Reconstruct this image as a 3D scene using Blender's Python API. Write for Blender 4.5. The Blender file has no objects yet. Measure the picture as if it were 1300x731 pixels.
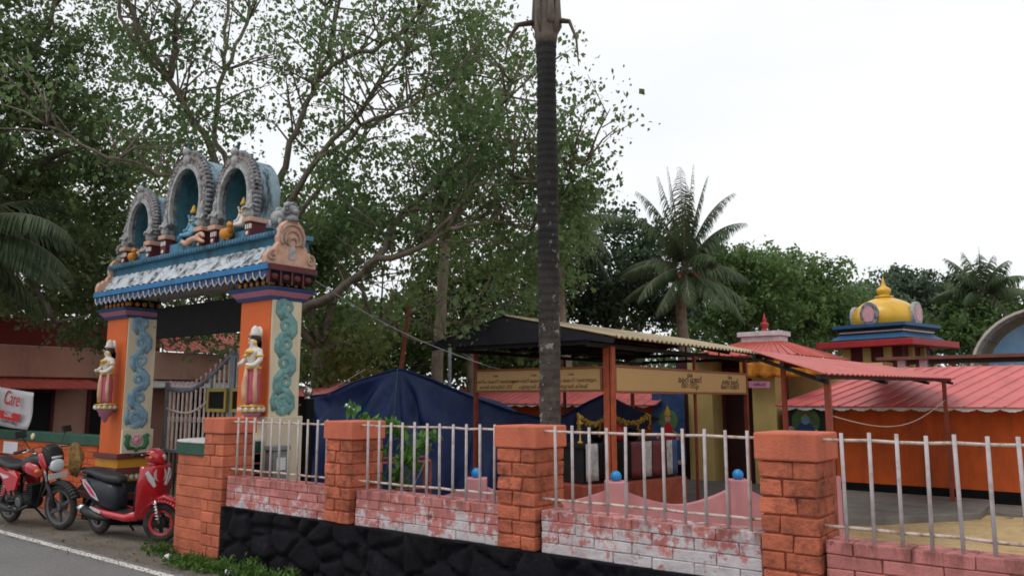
import bpy, bmesh, math, random
import numpy as np
from math import radians as RD, sin, cos, pi, sqrt, atan2
from mathutils import Vector as Vec, Matrix, noise as mnoise

# ------------------------------------------------------------------ camera, world, sun, exposure
S = bpy.context.scene
COL = S.collection
PITCH, YAW, EYE = RD(8.0), RD(38.2), 1.7
camd = bpy.data.cameras.new("camera")
cam = bpy.data.objects.new("camera", camd)
COL.objects.link(cam)
cam.location = (0, 0, EYE)
cam.rotation_euler = (RD(90) + PITCH, 0, YAW)
camd.sensor_width = 36
camd.lens = 36 * 1000 / 1300
camd.clip_start, camd.clip_end = 0.1, 900
camd.dof.use_dof = False
S.camera = cam

SUN_EL, SUN_AZ = RD(62), RD(215)          # bright cloud patch the light leaks from
W = bpy.data.worlds.new("World"); S.world = W; W.use_nodes = True
wn = W.node_tree; wn.nodes.clear()
wo = wn.nodes.new("ShaderNodeOutputWorld"); wb = wn.nodes.new("ShaderNodeBackground")
sky = wn.nodes.new("ShaderNodeTexSky"); sky.sky_type = 'NISHITA'; sky.sun_disc = False
sky.sun_elevation = SUN_EL; sky.sun_rotation = SUN_AZ
sky.air_density = 1.0; sky.dust_density = 3.0
wmix = wn.nodes.new("ShaderNodeMixRGB"); wmix.inputs[0].default_value = 0.88
# closed cloud cover over the clear sky, in broad pale and slightly greyer banks
wtc = wn.nodes.new("ShaderNodeTexCoord"); wnz = wn.nodes.new("ShaderNodeTexNoise"); wnz.inputs['Scale'].default_value = 1.7; wnz.inputs['Detail'].default_value = 5
wmp = wn.nodes.new("ShaderNodeMapping"); wmp.inputs['Scale'].default_value = (1, 1, 2.4)
wn.links.new(wtc.outputs['Generated'], wmp.inputs[0]); wn.links.new(wmp.outputs[0], wnz.inputs['Vector'])
wrp = wn.nodes.new("ShaderNodeValToRGB"); wn.links.new(wnz.outputs[0], wrp.inputs[0])
wrp.color_ramp.elements[0].position = .35; wrp.color_ramp.elements[0].color = (.885, .905, .93, 1)
wrp.color_ramp.elements[1].position = .62; wrp.color_ramp.elements[1].color = (1, 1, 1, 1)
wsc = wn.nodes.new("ShaderNodeMixRGB"); wsc.blend_type = 'MULTIPLY'; wsc.inputs[0].default_value = 1; wsc.inputs[2].default_value = (10.2, 10.3, 10.4, 1)
wn.links.new(wrp.outputs[0], wsc.inputs[1]); wn.links.new(wsc.outputs[0], wmix.inputs[2])
wn.links.new(sky.outputs[0], wmix.inputs[1]); wn.links.new(wmix.outputs[0], wb.inputs[0])
wb.inputs[1].default_value = 0.09
wn.links.new(wb.outputs[0], wo.inputs[0])
sund = bpy.data.lights.new("sun", 'SUN'); sund.energy = 0.8; sund.angle = RD(26); sund.color = (1, .97, .92)
sun = bpy.data.objects.new("sun", sund); COL.objects.link(sun)
sun.rotation_euler = (RD(28), 0, RD(-20))
S.view_settings.view_transform = 'Standard'; S.view_settings.look = 'None'
S.view_settings.exposure = 0.28; S.view_settings.gamma = 1
S.cycles.filter_width = 1.75
S.cycles.max_bounces = 6; S.cycles.transparent_max_bounces = 4

rng = random.Random(7)
nr = np.random.default_rng(11)

# ------------------------------------------------------------------ helpers
def _axes():
    f = Vec((-sin(YAW), cos(YAW), 0)); r = Vec((cos(YAW), sin(YAW), 0))
    fw = f * cos(PITCH) + Vec((0, 0, sin(PITCH))); return fw, r, r.cross(fw)
FW, RT, UP = _axes()
def at(x, y, d):                      # a point of the place seen at photo pixel x, y standing d metres deep
    return Vec((0, 0, EYE)) + (FW + RT * ((x - 650) / 1000) - UP * ((y - 365.5) / 1000)) * d

def tag(o, label=None, cat=None, group=None, kind=None):
    if label: o["label"] = label
    if cat: o["category"] = cat
    if group: o["group"] = group
    if kind: o["kind"] = kind
    return o

def empty(name, loc, label, cat, group=None, rz=0.0):
    o = bpy.data.objects.new(name, None); COL.objects.link(o)
    o.location = loc; o.rotation_euler = (0, 0, rz); o.empty_display_size = .2
    o["_w"] = [float(loc[0]), float(loc[1]), float(loc[2])]
    return tag(o, label, cat, group)

def copy_tree(o, parent=None):
    c = o.copy(); COL.objects.link(c); c.parent = parent
    for ch in list(o.children): copy_tree(ch, c)
    return c

class MB:
    def __init__(s): s.v = []; s.f = []; s.m = []
    def add(s, vs, fs, mat=0):
        b = len(s.v); s.v.extend([tuple(p) for p in vs])
        for f in fs: s.f.append(tuple(b + i for i in f)); s.m.append(mat)
        return s
    def bx(s, x0, x1, y0, y1, z0, z1, mat=0):
        v = [(x0,y0,z0),(x1,y0,z0),(x1,y1,z0),(x0,y1,z0),(x0,y0,z1),(x1,y0,z1),(x1,y1,z1),(x0,y1,z1)]
        return s.add(v, [(0,3,2,1),(4,5,6,7),(0,1,5,4),(1,2,6,5),(2,3,7,6),(3,0,4,7)], mat)
    def box(s, c, size, rot=None, mat=0):
        hx, hy, hz = size[0]/2, size[1]/2, size[2]/2
        v = [Vec(p) for p in ((-hx,-hy,-hz),(hx,-hy,-hz),(hx,hy,-hz),(-hx,hy,-hz),(-hx,-hy,hz),(hx,-hy,hz),(hx,hy,hz),(-hx,hy,hz))]
        if rot is not None: v = [rot @ p for p in v]
        v = [p + Vec(c) for p in v]
        return s.add(v, [(0,3,2,1),(4,5,6,7),(0,1,5,4),(1,2,6,5),(2,3,7,6),(3,0,4,7)], mat)
    def frus(s, c, z0, z1, a0, b0, a1, b1, mat=0):      # square frustum: half sizes a (x) b (y) at the bottom and top
        x, y = c
        v = [(x-a0,y-b0,z0),(x+a0,y-b0,z0),(x+a0,y+b0,z0),(x-a0,y+b0,z0),(x-a1,y-b1,z1),(x+a1,y-b1,z1),(x+a1,y+b1,z1),(x-a1,y+b1,z1)]
        return s.add(v, [(0,3,2,1),(4,5,6,7),(0,1,5,4),(1,2,6,5),(2,3,7,6),(3,0,4,7)], mat)
    def bar(s, a, b, w, h=None, mat=0):
        a, b = Vec(a), Vec(b); h = h or w; d = (b - a); L = d.length; d.normalize()
        up = Vec((0,0,1)) if abs(d.z) < .95 else Vec((1,0,0))
        r = d.cross(up).normalized(); u = r.cross(d)
        m = Matrix((r, d, u)).transposed()
        return s.box((a + b) / 2, (w, L, h), m, mat)
    def tube(s, pts, rad, n=8, mat=0, cap=True, flat=1.0):
        pts = [Vec(p) for p in pts]
        if not hasattr(rad, '__len__'): rad = [rad] * len(pts)
        b = len(s.v); ref = None
        for i, p in enumerate(pts):
            d = (pts[min(i+1, len(pts)-1)] - pts[max(i-1, 0)])
            if d.length < 1e-9: d = Vec((0,0,1))
            d.normalize()
            if ref is None:
                ref = Vec((0,0,1)) if abs(d.z) < .9 else Vec((1,0,0))
            r = d.cross(ref)
            if r.length < 1e-4: r = d.orthogonal()
            r.normalize(); u = r.cross(d).normalized(); ref = u
            for k in range(n):
                a = 2*pi*k/n
                s.v.append(tuple(p + r*cos(a)*rad[i] + u*sin(a)*rad[i]*flat))
        for i in range(len(pts)-1):
            for k in range(n):
                s.f.append((b+i*n+k, b+i*n+(k+1)%n, b+(i+1)*n+(k+1)%n, b+(i+1)*n+k)); s.m.append(mat)
        if cap:
            s.f.append(tuple(b+k for k in range(n))[::-1]); s.m.append(mat)
            s.f.append(tuple(b+(len(pts)-1)*n+k for k in range(n))); s.m.append(mat)
        return s
    def lathe(s, prof, c=(0,0,0), n=20, axis='z', mat=0, sx=1.0, sy=1.0, cap=True):
        b = len(s.v); c = Vec(c)
        for r, z in prof:
            for k in range(n):
                a = 2*pi*k/n; p = (r*cos(a)*sx, r*sin(a)*sy, z)
                if axis == 'y': p = (p[0], p[2], p[1])
                elif axis == 'x': p = (p[2], p[0], p[1])
                s.v.append(tuple(c + Vec(p)))
        for i in range(len(prof)-1):
            for k in range(n):
                s.f.append((b+i*n+k, b+i*n+(k+1)%n, b+(i+1)*n+(k+1)%n, b+(i+1)*n+k)); s.m.append(mat)
        if cap:
            s.f.append(tuple(b+k for k in range(n))[::-1]); s.m.append(mat)
            s.f.append(tuple(b+(len(prof)-1)*n+k for k in range(n))); s.m.append(mat)
        return s
    def ball(s, c, r, n=12, mat=0, sx=1, sy=1, sz=1):
        m = n//2
        return s.lathe([(max(r*sin(pi*i/m), .0004), -r*sz*cos(pi*i/m)) for i in range(m+1)], c, n, 'z', mat, sx, sy)
    def torus(s, c, R, r, axis='y', n=32, k=10, mat=0, flat=1.0):
        b = len(s.v)
        for i in range(n):
            a = 2*pi*i/n
            for j in range(k):
                q = 2*pi*j/k; rr = R + r*cos(q); h = r*sin(q)*flat
                p = {'y': (rr*cos(a), h, rr*sin(a)), 'z': (rr*cos(a), rr*sin(a), h), 'x': (h, rr*cos(a), rr*sin(a))}[axis]
                s.v.append((c[0]+p[0], c[1]+p[1], c[2]+p[2]))
        for i in range(n):
            for j in range(k):
                s.f.append((b+i*k+j, b+((i+1)%n)*k+j, b+((i+1)%n)*k+(j+1)%k, b+i*k+(j+1)%k)); s.m.append(mat)
        return s
    def prism(s, poly, a, b, axis='y', mat=0):       # outline in the other two axes, from a to b along axis
        n = len(poly)
        def P(p, t): return {'y': (p[0], t, p[1]), 'x': (t, p[0], p[1]), 'z': (p[0], p[1], t)}[axis]
        v = [P(p, a) for p in poly] + [P(p, b) for p in poly]
        return s.add(v, [tuple(range(n)), tuple(range(2*n-1, n-1, -1))] + [(i, (i+1)%n+0, (i+1)%n+n, i+n) for i in range(n)], mat)
    def loft(s, rings, mat=0, cap=True, power=2.4, n=16):   # rings: (x, y, z, half width y, half height z)
        b = len(s.v)
        for (x, y, z, ry, rz) in rings:
            for k in range(n):
                a = 2*pi*k/n; ca, sa = cos(a), sin(a)
                s.v.append((x, y + math.copysign(abs(ca)**(2/power), ca)*ry, z + math.copysign(abs(sa)**(2/power), sa)*rz))
        for i in range(len(rings)-1):
            for k in range(n):
                s.f.append((b+i*n+k, b+i*n+(k+1)%n, b+(i+1)*n+(k+1)%n, b+(i+1)*n+k)); s.m.append(mat)
        if cap:
            s.f.append(tuple(b+k for k in range(n))[::-1]); s.m.append(mat)
            s.f.append(tuple(b+(len(rings)-1)*n+k for k in range(n))); s.m.append(mat)
        return s
    def grid(s, P, nu, nv, mat=0, wrap=False):      # P(i, j) -> point
        b = len(s.v)
        for i in range(nu):
            for j in range(nv): s.v.append(tuple(P(i, j)))
        for i in range(nu-1):
            for j in range(nv-1):
                s.f.append((b+i*nv+j, b+(i+1)*nv+j, b+(i+1)*nv+j+1, b+i*nv+j+1)); s.m.append(mat)
        return s
    def build(s, name, mats, parent=None, origin=None, smooth=False, bevel=0, sub=0, solid=0):
        if not isinstance(mats, (list, tuple)): mats = [mats]
        off = Vec((0,0,0))
        if parent is not None:
            q = parent; off = Vec(q["_w"]) if "_w" in q else Vec((0,0,0))
        if origin is not None: off = Vec(origin)
        me = bpy.data.meshes.new(name)
        me.from_pydata([tuple(Vec(p) - off) for p in s.v], [], s.f)
        for m in mats: me.materials.append(m)
        me.polygons.foreach_set("material_index", s.m)
        if smooth: me.polygons.foreach_set("use_smooth", [True]*len(me.polygons))
        bm = bmesh.new(); bm.from_mesh(me); bmesh.ops.recalc_face_normals(bm, faces=bm.faces); bm.to_mesh(me); bm.free()
        me.update()
        o = bpy.data.objects.new(name, me); COL.objects.link(o)
        if parent is not None:
            o.parent = parent; o["_w"] = [off.x, off.y, off.z]
        else:
            o.location = off; o["_w"] = [off.x, off.y, off.z]
        if bevel:
            md = o.modifiers.new("bevel", 'BEVEL'); md.width = bevel; md.segments = 2; md.limit_method = 'ANGLE'; md.angle_limit = RD(40)
        if solid:
            md = o.modifiers.new("solid", 'SOLIDIFY'); md.thickness = solid; md.offset = 0
        if sub:
            md = o.modifiers.new("sub", 'SUBSURF'); md.levels = sub; md.render_levels = sub
        return o

def skin_mesh(verts, edges, radii, root=0, sub=1):
    """one continuous body grown round a skeleton"""
    me = bpy.data.meshes.new("body"); me.from_pydata(verts, edges, [])
    o = bpy.data.objects.new("body", me); COL.objects.link(o)
    md = o.modifiers.new("skin", 'SKIN'); md.use_smooth_shade = True
    for i, r in enumerate(radii):
        sv = me.skin_vertices[0].data[i]; sv.radius = (r, r) if not hasattr(r, '__len__') else r; sv.use_root = (i == root)
    sb = o.modifiers.new("sub", 'SUBSURF'); sb.levels = sub; sb.render_levels = sub
    dg = bpy.context.evaluated_depsgraph_get(); dg.update()
    out = bpy.data.meshes.new_from_object(o.evaluated_get(dg))
    mb = MB(); mb.add([v.co[:] for v in out.vertices], [tuple(p.vertices) for p in out.polygons])
    bpy.data.objects.remove(o); bpy.data.meshes.remove(me); bpy.data.meshes.remove(out)
    return mb

def text_mesh(txt, size, extrude=.002, align='CENTER', shear=0.0):
    cu = bpy.data.curves.new("lettering", 'FONT'); cu.body = txt; cu.size = size; cu.align_x = align; cu.extrude = extrude; cu.shear = shear
    o = bpy.data.objects.new("lettering", cu); COL.objects.link(o)
    dg = bpy.context.evaluated_depsgraph_get(); dg.update()
    me = bpy.data.meshes.new_from_object(o.evaluated_get(dg))
    vs = [v.co.copy() for v in me.vertices]; fs = [tuple(p.vertices) for p in me.polygons]
    bpy.data.objects.remove(o); bpy.data.meshes.remove(me)
    return vs, fs

def put_text(mb, txt, size, origin, u, v, mat=0, align='CENTER', shear=0.0):
    vs, fs = text_mesh(txt, size, .0015, align, shear)
    u, v = Vec(u), Vec(v); w = u.cross(v)
    mb.add([Vec(origin) + u*p.x + v*p.y + w*p.z for p in vs], fs, mat)

# ------------------------------------------------------------------ materials
def ramp(nt, fac, stops, interp='LINEAR'):
    r = nt.nodes.new("ShaderNodeValToRGB"); cr = r.color_ramp; cr.interpolation = interp
    while len(cr.elements) < len(stops): cr.elements.new(.5)
    for e, (p, c) in zip(cr.elements, stops):
        e.position = p; e.color = (c[0], c[1], c[2], 1) if hasattr(c, '__len__') else (c, c, c, 1)
    nt.links.new(fac, r.inputs[0]); return r.outputs[0]

def nz(nt, vec, scale, detail=5, rough=.6, stretch=None):
    if stretch:
        mp = nt.nodes.new("ShaderNodeMapping"); mp.inputs['Scale'].default_value = stretch
        nt.links.new(vec, mp.inputs[0]); vec = mp.outputs[0]
    n = nt.nodes.new("ShaderNodeTexNoise"); n.inputs['Scale'].default_value = scale
    n.inputs['Detail'].default_value = detail; n.inputs['Roughness'].default_value = rough
    nt.links.new(vec, n.inputs['Vector']); return n.outputs[0]

def mixc(nt, fac, a, b, mode='MIX'):
    m = nt.nodes.new("ShaderNodeMixRGB"); m.blend_type = mode
    for i, x in ((0, fac), (1, a), (2, b)):
        if hasattr(x, 'links') or isinstance(x, bpy.types.NodeSocket): nt.links.new(x, m.inputs[i])
        elif i == 0: m.inputs[0].default_value = x
        else: m.inputs[i].default_value = (x[0], x[1], x[2], 1)
    return m.outputs[0]

def new_mat(name):
    m = bpy.data.materials.new(name); m.use_nodes = True; nt = m.node_tree
    b = nt.nodes["Principled BSDF"]
    g = nt.nodes.new("ShaderNodeNewGeometry")
    return m, nt, b, g.outputs['Position'], g

def bump(nt, b, h, strength, dist=.02):
    n = nt.nodes.new("ShaderNodeBump"); n.inputs['Strength'].default_value = strength; n.inputs['Distance'].default_value = dist
    nt.links.new(h, n.inputs['Height']); nt.links.new(n.outputs[0], b.inputs['Normal'])

def M(name, col, rough=.6, var=.25, scale=6, dirt=None, dirt_amt=.5, dirt_scale=3, streak=False, bmp=0, bscale=60, spec=.4, metal=0, coat=0, island=0):
    m, nt, b, pos, g = new_mat(name)
    n1 = nz(nt, pos, scale)
    lo = tuple(c*(1-var) for c in col); hi = tuple(min(1, c*(1+var*.7)) for c in col)
    c = ramp(nt, n1, [(.3, lo), (.7, hi)])
    if island:                     # every brick burnt and painted a little differently
        k = ramp(nt, g.outputs['Random Per Island'], [(0, 1-island), (1, 1+island*.6)])
        c = mixc(nt, 1.0, c, k, 'MULTIPLY')
    if dirt is not None:
        n2 = nz(nt, pos, dirt_scale, 8, .72, (1, 1, .18) if streak else None)
        f = ramp(nt, n2, [(.5 - .02, 0), (.5 + .28*(1.2-dirt_amt), min(1, dirt_amt + .25))])
        c = mixc(nt, f, c, dirt)
    nt.links.new(c, b.inputs['Base Color'])
    b.inputs['Roughness'].default_value = rough; b.inputs['Metallic'].default_value = metal
    b.inputs['Specular IOR Level'].default_value = spec
    if coat: b.inputs['Coat Weight'].default_value = coat; b.inputs['Coat Roughness'].default_value = .08
    if bmp: bump(nt, b, nz(nt, pos, bscale, 6, .65), bmp)
    return m

def leaf_mat(name, cols, trans=.35, rough=.5):
    m, nt, b, pos, g = new_mat(name)
    stops = [(i/(len(cols)-1), c) for i, c in enumerate(cols)]
    r = ramp(nt, g.outputs['Random Per Island'], stops)
    big = nz(nt, pos, .55, 2, .5)
    r = mixc(nt, ramp(nt, big, [(.35, .0), (.7, .55)]), r, tuple(min(1, x*1.7) for x in cols[-1]))
    nt.links.new(r, b.inputs['Base Color']); b.inputs['Roughness'].default_value = rough; b.inputs['Specular IOR Level'].default_value = .25
    t = nt.nodes.new("ShaderNodeBsdfTranslucent"); nt.links.new(r, t.inputs[0])
    mx = nt.nodes.new("ShaderNodeMixShader"); mx.inputs[0].default_value = trans
    nt.links.new(b.outputs[0], mx.inputs[1]); nt.links.new(t.outputs[0], mx.inputs[2])
    nt.links.new(mx.outputs[0], nt.nodes["Material Output"].inputs[0])
    return m

m_orange_brick = M("orange_brick_paint", (.53,.15,.083), .85, .36, 4, (.10,.035,.025), .60, 6.5, False, .9, 32, .2, 0, 0, .28)
m_orange_clean = M("clean_orange_brick_paint", (.55,.16,.088), .85, .28, 3.5, (.16,.05,.03), .36, 6, False, .7, 32, .2, 0, 0, .18)
m_orange_cap = M("orange_cap_paint", (.57,.155,.09), .8, .14, 4, (.28,.08,.05), .4, 5, True, .45, 60, .2)
m_orange_wall = M("orange_wall_paint", (.56,.10,.02), .75, .18, 2.5, (.22,.05,.025), .5, 2.2, True, .15, 60, .25)
m_left_wall = M("left_wall_paint", (.60,.115,.03), .75, .2, 5, (.2,.05,.03), .35, 3, True, .4, 50, .3, 0, 0, .15)
m_green_band = M("green_band_paint", (.012,.075,.045), .6, .25, 6, (.05,.06,.05), .3)
m_cream = M("cream_paint", (.66,.58,.42), .7, .08, 3, (.33,.28,.2), .3, 2, True, .1, 80)
m_gate_orange = M("gate_orange_paint", (.62,.115,.018), .65, .08, 3, (.4,.09,.02), .25, 2, True)
m_mustard = M("mustard_paint", (.6,.27,.02), .6, .15, 5)
m_maroon = M("maroon_paint", (.11,.018,.022), .6, .25, 6)
m_black_paint = M("black_paint", (.008,.008,.008), .7, .3, 6, None, 0, 3, False, 0, 60, .1)
m_trim_blue = M("trim_blue_paint", (.02,.17,.38), .6, .2, 6, (.05,.08,.1), .35, 4, True)
m_navy = M("navy_trim", (.03,.07,.19), .6, .2, 6)
m_teal = M("teal_paint", (.05,.165,.25), .75, .25, 5, (.03,.05,.055), .6, 3.5, True, .2, 40, .2)
m_teal_light = M("pale_teal_paint", (.09,.23,.34), .75, .25, 7, (.045,.07,.075), .6, 5, True, .2, 40, .2)
m_barrel = M("weathered_barrel_paint", (.26,.36,.42), .8, .2, 6, (.03,.04,.04), .85, 4.5, True, .2, 40, .2)
m_lilac = M("lilac_trim", (.42,.17,.25), .6, .15, 6)
m_white_roof = M("weathered_white_tile", (.52,.56,.60), .8, .2, 8, (.05,.055,.055), .8, 7, False, .3, 60, .2)
m_arch_rim = M("arch_rim_paint", (.28,.285,.30), .8, .35, 14, (.05,.05,.05), .72, 9, False, .4, 60, .2)
m_arch_rim2 = M("arch_bead_paint", (.44,.30,.24), .7, .3, 18, (.08,.06,.05), .5, 12)
m_peach = M("peach_gable_paint", (.60,.36,.26), .7, .2, 10, (.25,.14,.1), .4, 9, False, .2)
m_scroll_blue = M("scroll_blue_paint", (.24,.39,.49), .7, .25, 12, (.09,.16,.22), .5, 14, False, 0, 60, .2)
m_scroll_teal = M("scroll_teal_paint", (.18,.35,.34), .7, .25, 12, (.07,.14,.14), .5, 14, False, 0, 60, .2)
m_leafgreen = M("leaf_green_paint", (.03,.16,.07), .55, .2, 12)
m_rose = M("rose_paint", (.62,.33,.38), .6, .2, 12)
m_skin_white = M("white_figure_paint", (.68,.64,.58), .55, .1, 12, (.3,.25,.2), .3, 9)
m_gold = M("gold_figure_paint", (.62,.38,.05), .45, .2, 14)
m_hair = M("black_hair_paint", (.02,.018,.016), .5)
m_niche = M("niche_inner_paint", (.07,.185,.225), .75, .25, 5, (.02,.04,.05), .5, 4, True, .2, 40, .2)
m_pink_cloth = M("pink_dhoti_paint", (.45,.09,.15), .6, .2, 14)
m_peach_cloth = M("peach_drape_paint", (.62,.36,.24), .6, .2, 14)
m_blue_fig = M("blue_figure_paint", (.16,.36,.50), .5, .2, 12)
m_orange_fig = M("orange_figure_paint", (.62,.24,.03), .5, .2, 12)
m_grey_fig = M("grey_weathered_figure", (.40,.40,.40), .7, .3, 20, (.08,.08,.08), .5, 12)
m_parrot = M("green_bird_paint", (.035,.11,.11), .6, .3, 12)
m_metal_grey = M("grey_gate_metal", (.16,.19,.22), .45, .2, 8, (.16,.07,.04), .3, 7, False, 0, 60, .5, .3)
m_gate_bar = M("pale_gate_bar", (.48,.40,.36), .5, .2, 10, (.2,.08,.05), .4, 9)
m_yellow_metal = M("yellow_metal_frame", (.25,.20,.03), .5, .2, 8)
m_white_iron = M("white_painted_iron", (.49,.44,.445), .6, .12, 12, (.25,.13,.08), .38, 13, False, .2, 90, .25)
m_rust_rail = M("rusty_white_rail", (.58,.48,.42), .65, .2, 14, (.26,.12,.06), .7, 11, False, .2, 90, .25)
m_rust = M("rusty_red_steel", (.27,.055,.03), .6, .25, 9, (.12,.04,.03), .5, 8)
m_post_orange = M("orange_post_paint", (.42,.09,.035), .55, .2, 9, (.15,.04,.02), .4, 8)
m_sign_tan = M("tan_sign_sheet", (.56,.36,.155), .6, .08, 3, (.4,.24,.1), .3, 3)
m_sign_frame = M("brown_sign_frame", (.25,.09,.035), .55, .2, 9)
m_ink = M("sign_lettering", (.05,.025,.015), .6, .2)
m_tarp = M("dark_blue_tarp", (.009,.026,.105), .45, .3, 3, (.02,.045,.15), .3, 5, False, .5, 6, .35)
m_tarp_edge = M("tarp_hem_cord", (.06,.2,.26), .5)
m_roof_pink = M("pink_red_metal_roof", (.57,.125,.12), .45, .14, 1.5, (.34,.07,.06), .5, 2.2, True, 0, 60, .5)
m_roof_red = M("red_metal_roof", (.50,.075,.055), .5, .18, 2, (.24,.045,.035), .5, 3, True, 0, 60, .5)
m_roof_tan = M("tan_fibre_roof", (.43,.345,.22), .75, .2, 4, (.2,.14,.08), .5, 3, False, .2)
m_roof_under = M("dark_roof_underside", (.02,.021,.026), .8, .3, 4, None, 0, 3, False, 0, 60, .15)  # shade under the shed roof put into the colour
m_steel_dark = M("dark_steel", (.018,.017,.017), .6, .3, 8, None, 0, 3, False, 0, 60, .25)
m_gold_dome = M("gold_dome_paint", (.70,.40,.025), .3, .12, 2.5, (.45,.22,.02), .3, 2, True, 0, 60, .6)
m_dome_blue = M("shrine_blue_paint", (.02,.09,.2), .55, .15, 4)
m_red_slab = M("red_slab_paint", (.38,.025,.03), .55, .15, 3)
m_yellow_wall = M("yellow_plaster", (.56,.42,.16), .7, .12, 2, (.35,.24,.1), .3, 1.6, True)
m_dark_wood = M("dark_doorway_wood", (.045,.012,.014), .5, .3, 5)
m_pink_plaster = M("pink_garden_wall", (.56,.24,.27), .7, .15, 3, (.3,.14,.15), .35, 2, True, .1)
m_ball_blue = M("bright_blue_ball", (.02,.24,.58), .35, .1)
m_parapet = M("pale_parapet", (.60,.56,.58), .7, .15, 4, (.3,.28,.28), .4, 4, True)
m_fringe = M("orange_festoon_cloth", (.55,.20,.02), .8, .4, 14)
m_lace = M("white_lace_valance", (.6,.56,.56), .8, .2, 20)
m_house_pink = M("house_pink_plaster", (.58,.33,.25), .75, .12, 1.5, (.24,.13,.1), .4, 1, True)
m_house_red = M("house_dark_red_band", (.22,.03,.028), .7, .2, 2, (.1,.02,.02), .4, 2)
m_tile_roof = M("red_clay_roof", (.40,.075,.045), .7, .25, 8, (.18,.04,.03), .4, 4)
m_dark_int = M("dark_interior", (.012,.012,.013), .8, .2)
m_shell = M("pale_arch_shell", (.52,.48,.42), .7, .15, 3, (.26,.23,.19), .35, 2)
m_sky_panel = M("blue_end_panel", (.22,.43,.66), .6, .12, 3, (.4,.5,.6), .3, 3)
m_brown_slab = M("brown_slab", (.14,.06,.045), .7, .3, 4)
m_concrete = M("concrete", (.19,.175,.155), .85, .25, 2, (.09,.085,.08), .5, 1.5, False, .3, 40)
m_paper = M("white_paper", (.66,.67,.70), .7, .05)
m_banner = M("white_banner", (.56,.545,.56), .55, .06, 3)
m_red_ink = M("red_lettering", (.55,.02,.03), .6, .1)
m_pale_ink = M("white_lettering", (.7,.66,.66), .6, .05)
m_grey_ink = M("grey_lettering", (.12,.11,.13), .6, .1)
m_grey_box = M("grey_metal_box", (.20,.21,.21), .6, .25, 8, (.1,.1,.1), .4, 6)
m_ball_metal = M("silver_ball", (.6,.6,.58), .22, .1, 6, None, 0, 3, False, 0, 60, .5, .9)
m_pink_sign = M("pink_sign_board", (.52,.20,.34), .6, .1)
m_bark = M("grey_brown_bark", (.19,.155,.12), .85, .35, 8, (.05,.045,.035), .5, 6, False, .6, 25)
m_bark_pale = M("pale_bark", (.22,.18,.13), .85, .3, 7, (.08,.07,.05), .5, 5, False, .5, 25)
m_twig = M("twig_bark", (.19,.145,.11), .85, .3, 8)
# vehicles
m_veh_red = M("glossy_red_paint", (.50,.012,.025), .25, .06, 4, None, 0, 3, False, 0, 60, .5, 0, .8)
m_veh_dark = M("dark_blue_black_plastic", (.02,.025,.033), .38, .15, 6)
m_veh_black = M("black_plastic", (.014,.014,.015), .5, .2, 6)
m_seat = M("black_vinyl", (.02,.02,.023), .5, .2, 9, None, 0, 3, False, .2, 60)
m_rubber = M("tyre_rubber", (.03,.028,.026), .85, .3, 12, (.12,.10,.08), .45, 9)
m_chrome = M("chrome", (.62,.62,.62), .2, .1, 6, None, 0, 3, False, 0, 60, .5, .95)
m_alloy = M("grey_alloy", (.16,.16,.165), .4, .15, 8, None, 0, 3, False, 0, 60, .5, .6)
m_lens = M("clear_lamp_lens", (.62,.66,.68), .12, .05, 6)
m_amber = M("amber_lens", (.6,.2,.02), .2, .05)
m_silver = M("silver_decal", (.55,.53,.55), .35, .08)
m_magenta = M("pink_decal", (.55,.03,.12), .35, .08)
m_plate = M("plate_white", (.58,.56,.54), .5, .08)
m_rag = M("tan_cloth", (.30,.18,.055), .9, .5, 14, (.05,.03,.015), .5, 11)
m_marigold = M("marigold_flowers", (.24,.135,.012), .8, .4, 20)
m_weed = leaf_mat("weed_leaf", [(.03,.07,.012), (.05,.115,.02), (.085,.15,.03)], .3)

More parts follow.
